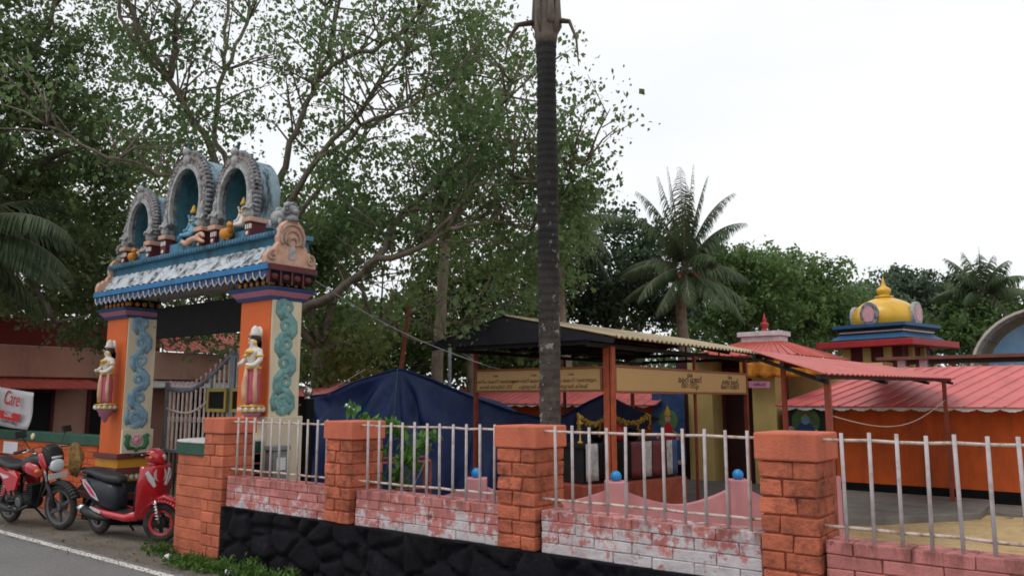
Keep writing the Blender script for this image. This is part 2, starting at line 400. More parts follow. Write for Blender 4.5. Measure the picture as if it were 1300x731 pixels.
def mat_infill():
    m, nt, b, pos, g = new_mat("peeling_pink_brick_paint")
    pink = ramp(nt, nz(nt, pos, 5), [(.3, (.46,.145,.13)), (.7, (.60,.23,.21))])
    n = mixc(nt, .58, nz(nt, pos, 5.0, 6, .6), nz(nt, pos, 21, 8, .75))
    sx = nt.nodes.new("ShaderNodeSeparateXYZ"); nt.links.new(pos, sx.inputs[0])
    hz = nt.nodes.new("ShaderNodeMapRange"); hz.inputs[1].default_value = .60; hz.inputs[2].default_value = .92
    hz.inputs[3].default_value = .055; hz.inputs[4].default_value = -.085
    nt.links.new(sx.outputs[2], hz.inputs[0])                    # the paint is worn most near the ground
    mid = nt.nodes.new("ShaderNodeMapRange"); mid.inputs[1].default_value = -5.6; mid.inputs[2].default_value = -2.5
    mid.inputs[3].default_value = -.02; mid.inputs[4].default_value = .055; nt.links.new(sx.outputs[0], mid.inputs[0])
    right = nt.nodes.new("ShaderNodeMapRange"); right.inputs[1].default_value = -1.8; right.inputs[2].default_value = -1.4
    right.inputs[3].default_value = 0; right.inputs[4].default_value = -.2; nt.links.new(sx.outputs[0], right.inputs[0])
    def plus(a, c):
        k = nt.nodes.new("ShaderNodeMath"); k.operation = 'ADD'; nt.links.new(a, k.inputs[0]); nt.links.new(c, k.inputs[1]); return k.outputs[0]
    w = ramp(nt, plus(plus(plus(n, hz.outputs[0]), mid.outputs[0]), right.outputs[0]), [(.485, 0), (.54, .9)])
    pink = mixc(nt, 1.0, pink, ramp(nt, g.outputs['Random Per Island'], [(0, .80), (1, 1.12)]), 'MULTIPLY')
    white = ramp(nt, nz(nt, pos, 12), [(.3, (.48,.46,.48)), (.7, (.68,.65,.66))])
    c = mixc(nt, w, pink, white)
    d = ramp(nt, nz(nt, pos, 7, 9, .72), [(.585, 0), (.66, .9)])
    c = mixc(nt, d, c, (.13,.045,.038))
    topm = nt.nodes.new('ShaderNodeMapRange'); topm.inputs[1].default_value = .74; topm.inputs[2].default_value = .90; nt.links.new(sx.outputs[2], topm.inputs[0])
    drip = ramp(nt, nz(nt, pos, 9, 6, .7, (1, 1, .12)), [(.47, 0), (.60, .9)])
    c = mixc(nt, mixc(nt, 1.0, drip, topm.outputs[0], 'MULTIPLY'), c, (.17,.06,.05))
    d2 = ramp(nt, nz(nt, pos, 26, 5, .7), [(.63, 0), (.68, .7)])
    c = mixc(nt, d2, c, (.2,.12,.1))
    nt.links.new(c, b.inputs['Base Color']); b.inputs['Roughness'].default_value = .85
    bump(nt, b, nz(nt, pos, 60, 6, .7), .5); return m
m_infill = mat_infill()

def mat_road():
    m, nt, b, pos, g = new_mat("asphalt")
    c = ramp(nt, nz(nt, pos, 1.2, 6), [(.3, (.15,.146,.14)), (.7, (.21,.205,.197))])
    v = nt.nodes.new("ShaderNodeTexVoronoi"); v.inputs['Scale'].default_value = 90; nt.links.new(pos, v.inputs['Vector'])
    c = mixc(nt, .5, c, ramp(nt, v.outputs['Color'], [(.2, (.09,.088,.085)), (.9, (.25,.243,.233))]))
    nt.links.new(c, b.inputs['Base Color']); b.inputs['Roughness'].default_value = .85
    bump(nt, b, nz(nt, pos, 150, 3, .7), .5, .01); return m
m_road = mat_road()

def mat_line():
    m, nt, b, pos, g = new_mat("worn_road_paint")
    n = ramp(nt, nz(nt, pos, 9, 8, .75), [(.50, 0), (.66, .9)])
    c = mixc(nt, n, (.62,.61,.58), (.25,.24,.22))
    nt.links.new(c, b.inputs['Base Color']); b.inputs['Roughness'].default_value = .8; return m
m_line = mat_line()

def mat_ground():
    m, nt, b, pos, g = new_mat("gravelly_dirt")
    c = ramp(nt, nz(nt, pos, 1.6, 8, .7), [(.3, (.085,.07,.055)), (.5, (.17,.145,.115)), (.72, (.25,.215,.17))])
    c = mixc(nt, ramp(nt, nz(nt, pos, 40, 5, .8), [(.5, 0), (.62, .8)]), c, (.07,.06,.05))
    c = mixc(nt, ramp(nt, nz(nt, pos, 70, 3, .8), [(.62, 0), (.66, .8)]), c, (.36,.33,.28))
    nt.links.new(c, b.inputs['Base Color']); b.inputs['Roughness'].default_value = .95
    bump(nt, b, nz(nt, pos, 45, 8, .75), .8, .03); return m
m_ground = mat_ground()

def mat_sand():
    m, nt, b, pos, g = new_mat("yellow_sand")
    c = ramp(nt, nz(nt, pos, 2.2, 8, .7), [(.3, (.42,.28,.12)), (.5, (.58,.41,.20)), (.75, (.68,.50,.27))])
    c = mixc(nt, ramp(nt, nz(nt, pos, 13, 6, .8), [(.58, 0), (.66, .75)]), c, (.19,.12,.05))
    nt.links.new(c, b.inputs['Base Color']); b.inputs['Roughness'].default_value = .95
    bump(nt, b, nz(nt, pos, 9, 8, .7), .9, .08); return m
m_sand = mat_sand()

def mat_stone():
    m, nt, b, pos, g = new_mat("black_rubble_stone")
    c = ramp(nt, nz(nt, pos, 5, 8, .7), [(.3, (.003,.003,.004)), (.58, (.010,.010,.014)), (.78, (.032,.034,.043))])
    c = mixc(nt, ramp(nt, nz(nt, pos, 22, 7, .8), [(.6, 0), (.72, .6)]), c, (.045,.043,.042))
    nt.links.new(c, b.inputs['Base Color']); b.inputs['Roughness'].default_value = .75; b.inputs['Specular IOR Level'].default_value = .12
    bump(nt, b, nz(nt, pos, 28, 8, .75), .8, .03); return m
m_stone = mat_stone()

def mat_palm():
    m, nt, b, pos, g = new_mat("ringed_palm_bark")
    ns = nz(nt, pos, 3, 7, .7)
    c = ramp(nt, ns, [(.3, (.006,.006,.006)), (.55, (.016,.014,.014)), (.75, (.034,.028,.026))])
    lich = ramp(nt, nz(nt, pos, 11, 4, .6), [(.60, 0), (.64, 1)])
    sx = nt.nodes.new("ShaderNodeSeparateXYZ"); nt.links.new(pos, sx.inputs[0])
    low = nt.nodes.new("ShaderNodeMapRange"); low.inputs[1].default_value = 4.2; low.inputs[2].default_value = 1.6; nt.links.new(sx.outputs[2], low.inputs[0])
    k = nt.nodes.new("ShaderNodeMath"); k.operation = 'MULTIPLY'; nt.links.new(lich, k.inputs[0]); nt.links.new(low.outputs[0], k.inputs[1])
    low2 = nt.nodes.new("ShaderNodeMapRange"); low2.inputs[1].default_value = 3.3; low2.inputs[2].default_value = 1.7; nt.links.new(sx.outputs[2], low2.inputs[0])
    c = mixc(nt, low2.outputs[0], c, ramp(nt, nz(nt, pos, 9, 7, .8), [(.35, (.03,.022,.019)), (.7, (.15,.12,.10))]))
    c = mixc(nt, k.outputs[0], c, (.42,.41,.38))
    nt.links.new(c, b.inputs['Base Color']); b.inputs['Roughness'].default_value = .9
    bump(nt, b, nz(nt, pos, 20, 8, .8, (1, 1, 4)), .9, .03); return m
m_palm = mat_palm()
# ------------------------------------------------------------------ the ground, road, yard
GZ = -0.25                                     # level of the temple yard
def gz(x, y):
    t = min(1, max(0, (y - 5.0) / 2.5)); h = GZ * t*t*(3-2*t)
    if y > 24: h += .02 * (y - 24)
    return h
def axis_pts(a, b, near0, near1, step, grow=1.35):
    p = [near0 + step*i for i in range(int((near1-near0)/step)+1)]
    s = step
    while p[-1] < b: s *= grow; p.append(min(b, p[-1]+s))
    s = step
    while p[0] > a: s *= grow; p.insert(0, max(a, p[0]-s))
    return p
gx = axis_pts(-260, 200, -16, 3, .3); gy = axis_pts(-120, 320, 3.6, 9, .25)
mb = MB()
mb.grid(lambda i, j: (gx[i], gy[j], -.006 + gz(gx[i], gy[j]) + (.02*mnoise.noise(Vec((gx[i]*1.3, gy[j]*1.3, 0))) if 4.3 < gy[j] < 20 else 0)), len(gx), len(gy))
tag(mb.build("ground", m_ground, smooth=True), kind="structure")
mb = MB(); xs = axis_pts(-200, 120, -16, 4, 1.0)
mb.grid(lambda i, j: (xs[i], (-3.2, 0, 2, 3.2, 4.02 + .05*mnoise.noise(Vec((xs[i]*.9, 7, 0))))[j], .012), len(xs), 5)
tag(mb.build("road", m_road), kind="structure")
mb = MB()
mb.grid(lambda i, j: (xs[i], 4.10 + .10*j + .012*mnoise.noise(Vec((xs[i]*1.7, j*5, 1))), .017), len(xs), 2)
mb2 = MB()
mb2.grid(lambda i, j: (xs[i], 4.0 + .28*j + .05*mnoise.noise(Vec((xs[i]*2.1, j*9, 3))), .0125), len(xs), 2)
tag(mb2.build("road_shoulder", m_road), kind="structure")
tag(mb.build("road_edge_line", m_line), kind="structure")
mb = MB()
mb.grid(lambda i, j: (-6 + i*.2, 5.6 + j*.2, gz(0, 5.6 + j*.2) + .03 + .05*mnoise.noise(Vec((i*.22, j*.22, 4))) + .02*mnoise.noise(Vec((i*.7, j*.7, 2)))), 66, 58)
tag(mb.build("sand_yard", m_sand, smooth=True), kind="structure")
mb = MB()
mb.prism([(-9.2, 12.0), (-3.85, 12.7), (-2.15, 14.9), (-2.2, 16.95), (-9.2, 16.95)], GZ-.05, GZ+.14, 'z')
mb.bx(-2.19, 4, 15.75, 16.95, GZ-.05, GZ+.07)
tag(mb.build("concrete_apron", m_concrete, bevel=.015), kind="structure")

# ------------------------------------------------------------------ the roadside compound wall
WY = 4.73
def brick_stack(mb, x0, x1, y0, y1, z0, z1, courses, seed, jit=.008, nx=2, ny=2):
    """a pier of rough bricks with sunk joints"""
    r = random.Random(seed); h = (z1-z0)/courses
    mb.bx(x0+.018, x1-.018, y0+.018, y1-.018, z0, z1)
    def brick(a0, a1, b0, b1, c0, c1):
        j = lambda: r.uniform(-jit, jit)
        g = .005
        cx = [(a0+g, b0, c0+g), (a1-g, b0, c0+g), (a1-g, b1, c0+g), (a0+g, b1, c0+g), (a0+g, b0, c1-g), (a1-g, b0, c1-g), (a1-g, b1, c1-g), (a0+g, b1, c1-g)]
        mb.add([(p[0]+j()*.8, p[1]+j(), p[2]+j()*.6) for p in cx], [(0,3,2,1),(4,5,6,7),(0,1,5,4),(1,2,6,5),(2,3,7,6),(3,0,4,7)])
    for c in range(courses):
        a, b = z0 + c*h, z0 + (c+1)*h
        f = (.62, .36)[c % 2] + r.uniform(-.06, .06)
        xm = x0 + (x1-x0)*f; ym = y0 + (y1-y0)*((.4, .66)[c % 2])
        brick(x0, xm, y0, y0+.12, a, b); brick(xm, x1, y0, ym, a, b)
        brick(x1-.12, x1, ym, y1, a, b); brick(x0, x0+.12, y0+.121, y1, a, b); brick(x0+.121, x1-.121, y1-.1, y1, a, b)
PIL = [(-7.98, -7.57), (-5.94, -5.54), (-3.90, -3.50), (-1.86, -1.48)]
pier_lab = ["orange brick pier at the gate end, standing full height beside the curved wall",
            "orange brick pier in front of the blue tarp tent",
            "orange brick pier in front of the dark coconut trunk",
            "nearest and largest orange brick pier with dark weathered bricks, by the sandy yard"]
for i, (x0, x1) in enumerate(PIL):
    zb = 0.0 if i == 0 else .60
    t = empty("brick_pier", ((x0+x1)/2, WY+.2, zb), pier_lab[i], "brick pier", "orange brick piers of the roadside wall")
    mb = MB(); brick_stack(mb, x0+.016, x1-.016, WY+.014, WY+.39, zb - (.06 if i == 0 else 0), 1.335, 12 if i == 0 else 7, 31+i, .004 if i < 1 else .008)
    mb.build("shaft", m_orange_clean if i == 0 else m_orange_brick, t, bevel=.009)
    mb = MB(); mb.bx(x0, x1, WY, WY+.405, 1.335, 1.50)
    mb.build("cap", m_orange_cap, t, bevel=.012)
# black rubble plinth under the wall
mb = MB()
def plinth_pt(i, j):
    x = -7.55 + i*.03; z = -.05 + .655*j/25
    p = Vec((x*3.2 + .25*mnoise.noise(Vec((x*4, z*4, 2))), z*4.6, 1.7)); d, pts = mnoise.voronoi(p)
    e = min(1, (d[1]-d[0])/.30)
    y = 4.735 + .02*(z/.6) - .085*min(1, e*1.25)**.5 - .012*mnoise.noise(Vec((x*8, z*8, 0)))
    e2 = min(1, max(0, (x + 7.55)/.10)); return (x, 4.725 + (min(y, 4.735) - 4.725)*e2, z)
mb.grid(plinth_pt, 302, 26)
mb.bx(-7.565, 1.46, 4.745, 5.15, -.05, .597)
tag(mb.build("stone_plinth", m_stone, origin=(-3, 4.8, 0), smooth=True), "long black rubble stone plinth carrying the brick piers and railings", "stone plinth")
# brick infill panels and railings
bays = [(-7.57, -5.94), (-5.54, -3.90), (-3.50, -1.86), (-1.48, 1.45)]
inf_lab = ["short pink and white brick panel nearest the gate, left of the tent pier",
           "faded pink and white brick panel below the railing in front of the tarp",
           "most peeled brick panel, mostly bare white, below the pink scalloped garden wall",
           "pink brick panel with dark stains in front of the sandy yard"]
rail_lab = ["iron railing between the gate end pier and the pier before the tarp tent",
            "iron railing in front of the blue tarp and the leafy shrub",
            "iron railing in front of the offering table and scalloped pink wall",
            "iron railing in front of the sandy yard and the long orange wall"]
for i, (x0, x1) in enumerate(bays):
    r = random.Random(90+i); mb = MB()
    mb.bx(x0, x1, 4.805, 4.97, .595, .888)
    L = .30
    for c in range(4):
        z0 = .597 + c*.0765; z1 = z0 + .0715
        x = x0 - (L/2 if c % 2 else 0)
        while x < x1:
            a, b = max(x0+.002, x+.003), min(x1-.002, x+L-.003); x += L
            if b - a < .03: continue
            j = lambda s=.004: r.uniform(-s, s)
            y = 4.79 + j(.005)
            v = [(a+j(), y+j(), z0+j(.003)), (b+j(), y+j(), z0+j(.003)), (b, 4.99, z0), (a, 4.99, z0), (a+j(), y+j(), z1+j(.003)), (b+j(), y+j(), z1+j(.003)), (b, 4.99, z1), (a, 4.99, z1)]
            mb.add(v, [(0,3,2,1),(4,5,6,7),(0,1,5,4),(1,2,6,5),(2,3,7,6),(3,0,4,7)])
    o = mb.build("low_brick_wall", m_infill, origin=((x0+x1)/2, 4.88, .6), bevel=.006)
    tag(o, inf_lab[i], "brick wall", "pink brick walls between the piers")
    t = empty("iron_railing", ((x0+x1)/2, 4.86, .9), rail_lab[i], "railing", "white iron railings between the piers")
    RY = 4.845
    n = 11; step = 1.64/(n+.25)
    xb = [x0 + .11 + step*k for k in range(n if i < 3 else 19)]
    for z, nm in ((1.462, 'rail'), (.972, 'rail')):
        pts = [(x0-.10, RY, z)] + [(x, RY + r.uniform(-.004, .004), z + r.uniform(-.005, .004)) for x in xb] + [(x1 + .02, RY, z)]
        MB().tube(pts, .0105, 6).build(nm, m_rust_rail, t, smooth=True)
    for k, x in enumerate(xb):
        lean = r.uniform(-.006, .006)
        b = MB(); b.tube([(x, RY-.018, .875), (x+lean*.5, RY-.018, 1.2), (x+lean, RY-.018, 1.50 + r.uniform(-.006, .012))], .0108, 8)
        b.build("bar", m_white_iron, t, smooth=True)

# curved wall end beside the gate
mb = MB()
def curved(ro, z0, z1, mbx, j=0):
    c = Vec((-8.47, 5.33)); pts = [(-7.985, 5.33-ro)]
    for k in range(13):
        a = RD(270 - 90*k/12); pts.append((c.x + ro*cos(a), c.y + ro*sin(a)))
    pts += [(c.x - ro, 5.49), (-7.985, 5.49)]
    mbx.prism(pts, z0, z1, 'z')
t = empty("curved_wall", (-8.3, 5.2, 0), "low curved orange brick wall end with a green band beside the gate", "wall")
r = random.Random(4)
for c in range(10):
    curved(.515 + r.uniform(-.004, .004), -.05 + c*.1135 + .004, -.05 + (c+1)*.1135 - .004, mb)
curved(.50, -.05, 1.085, mb)
mb.build("brick_face", m_orange_clean, t, bevel=.006)
mb = MB(); curved(.53, 1.086, 1.215, mb); mb.build("green_band", m_green_band, t, bevel=.006)
mb = MB(); curved(.535, 1.216, 1.235, mb); mb.build("coping", m_parapet, t, bevel=.004)

# orange wall left of the gate
t = empty("compound_wall", (-15, 5.7, 0), "orange compound wall with a green top band left of the gate", "wall")
r = random.Random(8); mb = MB(); mb.bx(-24, -12.06, 5.615, 5.8, -.05, 1.0)
for c in range(11):
    x = -24 + (.15 if c % 2 else 0)
    while x < -12.4:
        mb.bx(x+.004, min(x+.30, -12.065)-.004, 5.60 + r.uniform(-.004, .004), 5.66, -.04+c*.0945+.005, -.04+(c+1)*.0945-.005); x += .30
mb.build("brick_face", m_left_wall, t, bevel=.004)
mb = MB(); mb.bx(-24, -12.06, 5.57, 5.83, 1.0, 1.15); mb.build("green_band", m_green_band, t, bevel=.008)
mb = MB(); mb.lathe([(.055, 0), (.055, -.02), (.03, -.035)], (-14.55, 5.568, 1.08), 14, 'y'); mb.build("lamp_disc", m_cream, t)
tag(MB().box((-15.55, 5.592, .86), (.62, .006, .2)).build("paper_notice", m_paper, origin=(-15.55, 5.59, .86)), "blank white paper notice pasted on the orange wall under the green band", "notice")

# hanging banner on the left
t = empty("cloth_banner", (-15.7, 5.62, 1.2), "white cloth banner with red lettering tied above the green topped wall", "banner")
def ban(i, j):
    u, v = i/14, j/8
    x = -17.0 + 1.95*u + .05*v; z = 1.17 + .07*(1-u) + v*(.73 - .1*u) ; y = 5.66 + .03*sin(u*7 + v*2) + .02*sin(v*5)
    return (x + (.18*(v-.5) if u > .9 else 0), y, z)
mb = MB(); mb.grid(ban, 15, 9); mb.build("cloth", m_banner, t, smooth=True, solid=.006)
u_, v_ = Vec((.985, .0, -.075)).normalized(), Vec((.06, 0, 1)).normalized()
mb = MB(); put_text(mb, "Care", .36, (-15.72, 5.600, 1.59), u_, v_, shear=.3); mb.build("red_writing", m_red_ink, t)
mb = MB(); mb.add([(-16.6, 5.600, 1.53), (-15.22, 5.600, 1.43), (-15.32, 5.600, 1.36), (-15.36, 5.600, 1.30), (-16.6, 5.600, 1.40)], [(0, 1, 2, 3, 4)]); mb.build("red_ribbon", m_red_ink, t, solid=.003)
mb = MB(); put_text(mb, "CLINIC", .12, (-15.78, 5.594, 1.385), u_, v_); mb.build("white_writing", m_pale_ink, t)
mb = MB(); put_text(mb, "\u0d1a\u0d3f\u0d15\u0d3f\u0d24\u0d38 \u0d32\u0d2d\u0d3f\u0d15\u0d41\u0d02", .09, (-15.75, 5.600, 1.27), u_, v_); mb.build("grey_writing", m_grey_ink, t)

# ------------------------------------------------------------------ temple gateway
G = empty("temple_gateway", (-10, 5.7, 0), "painted temple gateway with orange and cream pillars, blue cornice and three horseshoe niches on top", "gateway")
GY0, GY1 = 5.50, 5.93
def spiral(mb, cx, cy, r0, turns, a0, sgn, plane, r_tube, taper=.35):
    pts, rad = [], []
    n = int(26*turns)
    for k in range(n+1):
        t = k/n; a = a0 + sgn*2*pi*turns*t; rr = r0*(1-.86*t)
        pts.append(plane(cx + rr*cos(a), cy + rr*sin(a))); rad.append(r_tube*(1-(1-taper)*t))
    mb.tube(pts, rad, 8, 0, True)
for (x0, x1, zlow, ms, left) in ((-12.04, -11.42, .62, m_scroll_blue, True), (-8.56, -7.95, .3, m_scroll_teal, False)):
    zt = 2.88
    zs = 1.29 if left else 1.52
    mb = MB(); mb.bx(x0, x1, GY0, GY1, zlow if left else -.1, zt)
    p = mb.build("pillar", m_gate_orange, G, bevel=.008)
    mb = MB(); mb.bx(x1+.001, x1+.022, GY0+.012, GY1-.006, zs-.02, zt-.004)
    mb.build("cream_panel", m_cream, p)
    if left:
        mb = MB(); mb.bx(x1-.02, x1+.05, GY0+.01, GY1+.03, .93, zs-.022); mb.build("lower_panel", m_cream, p, bevel=.006)
    else:
        mb = MB(); mb.bx(x0+.15, x1+.06, GY0-.02, GY1+.04, .62, zs-.022); mb.build("lower_panel", m_cream, p, bevel=.01)
    # scroll relief: a wavy stem with volutes turning left and right
    pl = lambda a, b, X=x1+.03: (X, a, b)
    yc = (GY0+GY1)/2; mb = MB(); H = zt - zs - .12; nv = 6
    for k in range(nv):
        zc = zs + .15 + (H-.13)*k/(nv-1); s = 1 if k % 2 else -1; R = .106 - .003*k
        spiral(mb, yc + s*.012, zc, R, 1.5, RD(90) - s*RD(170), -s, pl, .040, .5)
        mb.tube([pl(yc - s*.06, zc-.15), pl(yc - s*.115, zc-.06), pl(yc - s*.11, zc+.04), pl(yc - s*.04, zc+.12), pl(yc + s*.06, zc+.15)], [.03, .048, .05, .048, .03], 8)
    spiral(mb, yc-.02, zs+.12, .11, 1.5, RD(0), 1, pl, .045)
    mb.tube([pl(yc-.10, zs+.03), pl(yc-.02, zs+.02), pl(yc+.1, zs+.06)], [.02, .05, .03], 8)
    mb.tube([pl(yc-.12, zs+.05), pl(yc-.16, zs+.16), pl(yc-.13, zs+.26), pl(yc-.15, zs+.30)], [.045, .035, .022, .012], 8)
    mb.v = [(x1+.018 + (v[0]-x1-.018)*.38, v[1], v[2]) for v in mb.v]; mb.build("scroll_relief", ms, p, smooth=True)
    if left:
        X = x1+.055
        mb = MB()
        for k in range(9):
            a = 2*pi*k/9; mb.ball((X, yc + .055*cos(a), 1.12 + .055*sin(a)), .032, 8, 0, .6, 1, 1)
        mb.ball((X, yc, 1.12), .045, 10, 0, .8, 1, 1); mb.build("flower_relief", m_rose, p, smooth=True)
        mb = MB()
        for s in (-1, 1):
            pts = [(X, yc + s*.03, 1.0), (X, yc + s*.11, 1.01), (X, yc + s*.145, 1.08), (X, yc + s*.125, 1.15), (X, yc + s*.165, 1.19)]
            mb.tube(pts, [.02, .034, .04, .034, .03], 8); mb.ball((X, yc + s*.12, 1.165), .035, 8)
        mb.ball((X, yc, .985), .035, 8); mb.build("leaf_relief", m_leafgreen, p, smooth=True)
    # capital
    c = ((x0+x1)/2, yc); hx, hy = (x1-x0)/2, (GY1-GY0)/2
    mb = MB(); mb.frus(c, zt-.015, zt+.022, hx+.03, hy+.03, hx+.05, hy+.05); mb.frus(c, zt+.085, zt+.13, hx+.10, hy+.10, hx+.13, hy+.13); mb.build("blue_moulding", m_navy, p)
    mb = MB(); mb.frus(c, zt+.023, zt+.084, hx+.05, hy+.05, hx+.10, hy+.10); mb.build("lilac_moulding", m_lilac, p, bevel=.006)
    mb = MB(); mb.frus(c, zt+.131, zt+.255, hx+.02, hy+.02, hx+.04, hy+.04); mb.build("frieze", m_black_paint, p)
    for k in range(6):
        MB().ball((c[0] - hx + (2*hx)*k/5, c[1]-hy-.03, zt+.19), .038, 8, 0, 1, .5, 1).build("boss", m_orange_fig, p, smooth=True)
    for k in range(5):
        MB().ball((c[0] + hx + .03, c[1]-hy + 2*hy*k/4, zt+.19), .038, 8, 0, .5, 1, 1).build("boss", m_orange_fig, p, smooth=True)
    if left:      # stepped painted base
        mb = MB(); mb.frus(c, .86, .925, hx+.06, hy+.06, hx+.05, hy+.05); mb.frus(c, .655, .73, hx+.08, hy+.08, hx+.05, hy+.05); mb.frus(c, .30, .40, hx+.22, hy+.2, hx+.24, hy+.22)
        mb.build("maroon_step", m_maroon, p, bevel=.006)
        mb = MB(); mb.frus(c, .731, .859, hx+.025, hy+.025, hx+.025, hy+.025); mb.build("mustard_step", m_mustard, p)
        mb = MB(); mb.frus(c, .545, .654, hx+.04, hy+.04, hx+.05, hy+.05); mb.build("lotus_band", m_mustard, p)
        mb = MB()
        for k in range(8):
            mb.ball((c[0]-hx+.02 + (2*hx-.04)*k/7, c[1]-hy-.05, .60), .042, 8, 0, .8, .4, 1.1)
        for k in range(6):
            mb.ball((c[0]+hx+.05, c[1]-hy+.02 + (2*hy-.04)*k/5, .60), .042, 8, 0, .4, .8, 1.1)
        mb.build("petal_pattern", m_skin_white, p, smooth=True)
        mb = MB(); mb.frus(c, .40, .544, hx+.21, hy+.20, hx+.09, hy+.09); mb.bx(c[0]-hx-.14, c[0]+hx+.14, c[1]-hy-.12, c[1]+hy+.14, -.05, .30)
        mb.build("black_base", m_black_paint, p, bevel=.01)
    else:
        mb = MB(); mb.bx(x0-.03, x1+.04, GY0-.0, GY1+.02, -.1, .3); mb.build("black_base", m_black_paint, p, bevel=.01)

# lintel slab and cornice
CX0, CX1 = -12.24, -7.84
C0, C1 = 5.35, 6.07
mb = MB(); mb.bx(CX0+.08, CX1-.08, C0+.10, C1-.10, 3.137, 3.20); mb.build("soffit_slab", m_grey_fig, G)
mb = MB(); mb.bx(CX0, CX1, C0, C1, 3.201, 3.275); lin = mb.build("blue_edge", m_trim_blue, G, bevel=.006)
# drop pattern along the eaves
mb = MB(); mw = MB()
n = 30
for k in range(n):
    xa = CX0 + .03 + (CX1-CX0-.06)*k/n; xb = CX0 + .03 + (CX1-CX0-.06)*(k+1)/n; xm = (xa+xb)/2
    mb.add([(xa, C0+.03, 3.2), (xb, C0+.03, 3.2), (xb, C0+.03, 3.13), (xm, C0+.03, 3.075), (xa, C0+.03, 3.13)], [(0, 4, 3, 2, 1)])
    mw.tube([(xa+.01, C0+.018, 3.19), (xa+.02, C0+.018, 3.13), (xm, C0+.018, 3.085), (xb-.02, C0+.018, 3.14)], [.011, .013, .012, .008], 6)
mb.bx(CX0+.03, CX1-.03, C0+.035, C0+.07, 3.135, 3.199)
mb.build("drop_pattern", m_navy, lin, solid=.01); mw.build("outline_pattern", m_grey_fig, lin, smooth=True)
mb = MB(); mg = MB(); n = 4
for k in range(n):
    ya = C0+.04 + (C1-C0-.08)*k/n; yb = C0+.04 + (C1-C0-.08)*(k+1)/n; ym = (ya+yb)/2
    mb.bx(CX1-.06, CX1-.015, ya+.02, yb-.02, 3.06, 3.199)
    mg.ball((CX1-.012, ym, 3.13), .05, 8, 0, .35, 1, .8); mg.bx(CX1-.05, CX1-.005, ya-.012, ya+.012, 3.04, 3.199)
mb.build("end_pattern", m_black_paint, lin); mg.build("tassel_pattern", m_maroon, lin); MB().bx(CX1+.001, CX1+.012, C0+.02, C1-.02, 3.205, 3.272).build("end_band", m_maroon, lin)
# curved white tiled skirt roof (front, back) with ribs
def skirt(t):     # t 0..1 from the eave upward: distance in, height
    return .20*t**.8 + .02, 3.276 + .25*t**1.5
for side in (0, 1):
    mb = MB(); n = 28
    for k in range(n):
        xa = CX0 + .02 + (CX1-CX0-.1)*k/n; xb = xa + (CX1-CX0-.1)/n
        def P(i, j):
            t = i/6; d, z = skirt(t); u = j/4; bul = .016*sin(pi*u)*(1-.3*t)
            y = (C0 + d - bul*.6) if side == 0 else (C1 - d*.3 + bul*.6)
            return (xa + (xb-xa)*u, y, z + bul)
        mb.grid(P, 7, 5)
    mb.build("tiled_skirt", m_white_roof, G, smooth=True)
B0, B1 = C0+.22, C1-.04
mb = MB(); mb.bx(CX0+.12, CX1-.14, B0, B1, 3.276, 3.64); mb.build("teal_band", m_teal, G)
mb = MB(); mb.bx(CX0+.06, CX1-.08, B0-.06, B1+.03, 3.641, 3.70)
for k in range(64):
    x = CX0 + .09 + (CX1-CX0-.2)*k/63; mb.bx(x-.019, x+.019, B0-.075, B0-.058, 3.648, 3.694)
mb.build("beaded_moulding", m_teal_light, G, bevel=.006)
mb = MB(); mb.bx(CX0+.2, CX1-.22, B0+.16, B1-.04, 3.70, 3.74); mb.build("teal_platform", m_teal_light, G, bevel=.01)
# peach gable at the right end (and its twin at the far end)
for xe, s in ((CX1-.05, 1), (CX0+.05, -1)):
    yc = (C0+C1)/2; mb = MB(); poly = []
    prof = [(-.36, 3.277), (-.36, 3.36), (-.335, 3.42), (-.30, 3.41), (-.275, 3.47), (-.235, 3.47), (-.21, 3.53)]
    poly += [(yc+a, z) for a, z in prof]
    for k in range(13):
        a = RD(200 - 220*k/12); poly.append((yc + .20*cos(a), 3.62 + .23*sin(a)))
    poly += [(yc-a, z) for a, z in prof[::-1]]
    mb.prism(poly, xe-.07*s, xe+.02*s, 'x'); ga = mb.build("gable", m_peach, G, bevel=.012)
    mb = MB()
    for R, z in ((.165, 3.62), (.11, 3.60), (.065, 3.56)):
        mb.tube([(xe+.03*s, yc + R*cos(RD(215-250*k/16)), z + R*sin(RD(215-250*k/16))) for k in range(17)], .018, 6)
    for sg in (-1, 1):
        spiral(mb, yc+sg*.27, 3.37, .065, 1.2, RD(90), -sg, lambda a, b, X=xe+.03*s: (X, a, b), .02)
    mb.build("gable_relief", m_arch_rim2, ga, smooth=True)
    mb = MB(); mb.prism([(yc-.045, 3.36), (yc+.045, 3.36), (yc+.045, 3.47), (yc+.03, 3.52), (yc-.03, 3.52), (yc-.045, 3.47)], xe+.021*s, xe+.028*s, 'x'); mb.build("gable_niche", m_grey_fig, ga)
    mb = MB()      # lion mask finial
    mb.ball((xe, yc, 3.96), .075, 12, 0, .8, 1, 1)
    for k in range(9):
        a = RD(-30 + 240*k/8); mb.ball((xe-.01*s, yc + .08*cos(a), 3.97 + .08*sin(a)), .028, 8)
    mb.ball((xe+.06*s, yc, 3.94), .036, 8); mb.lathe([(.09, 3.83), (.06, 3.90)], (xe, yc, 0), 10); mb.build("lion_mask", m_arch_rim, ga, smooth=True)

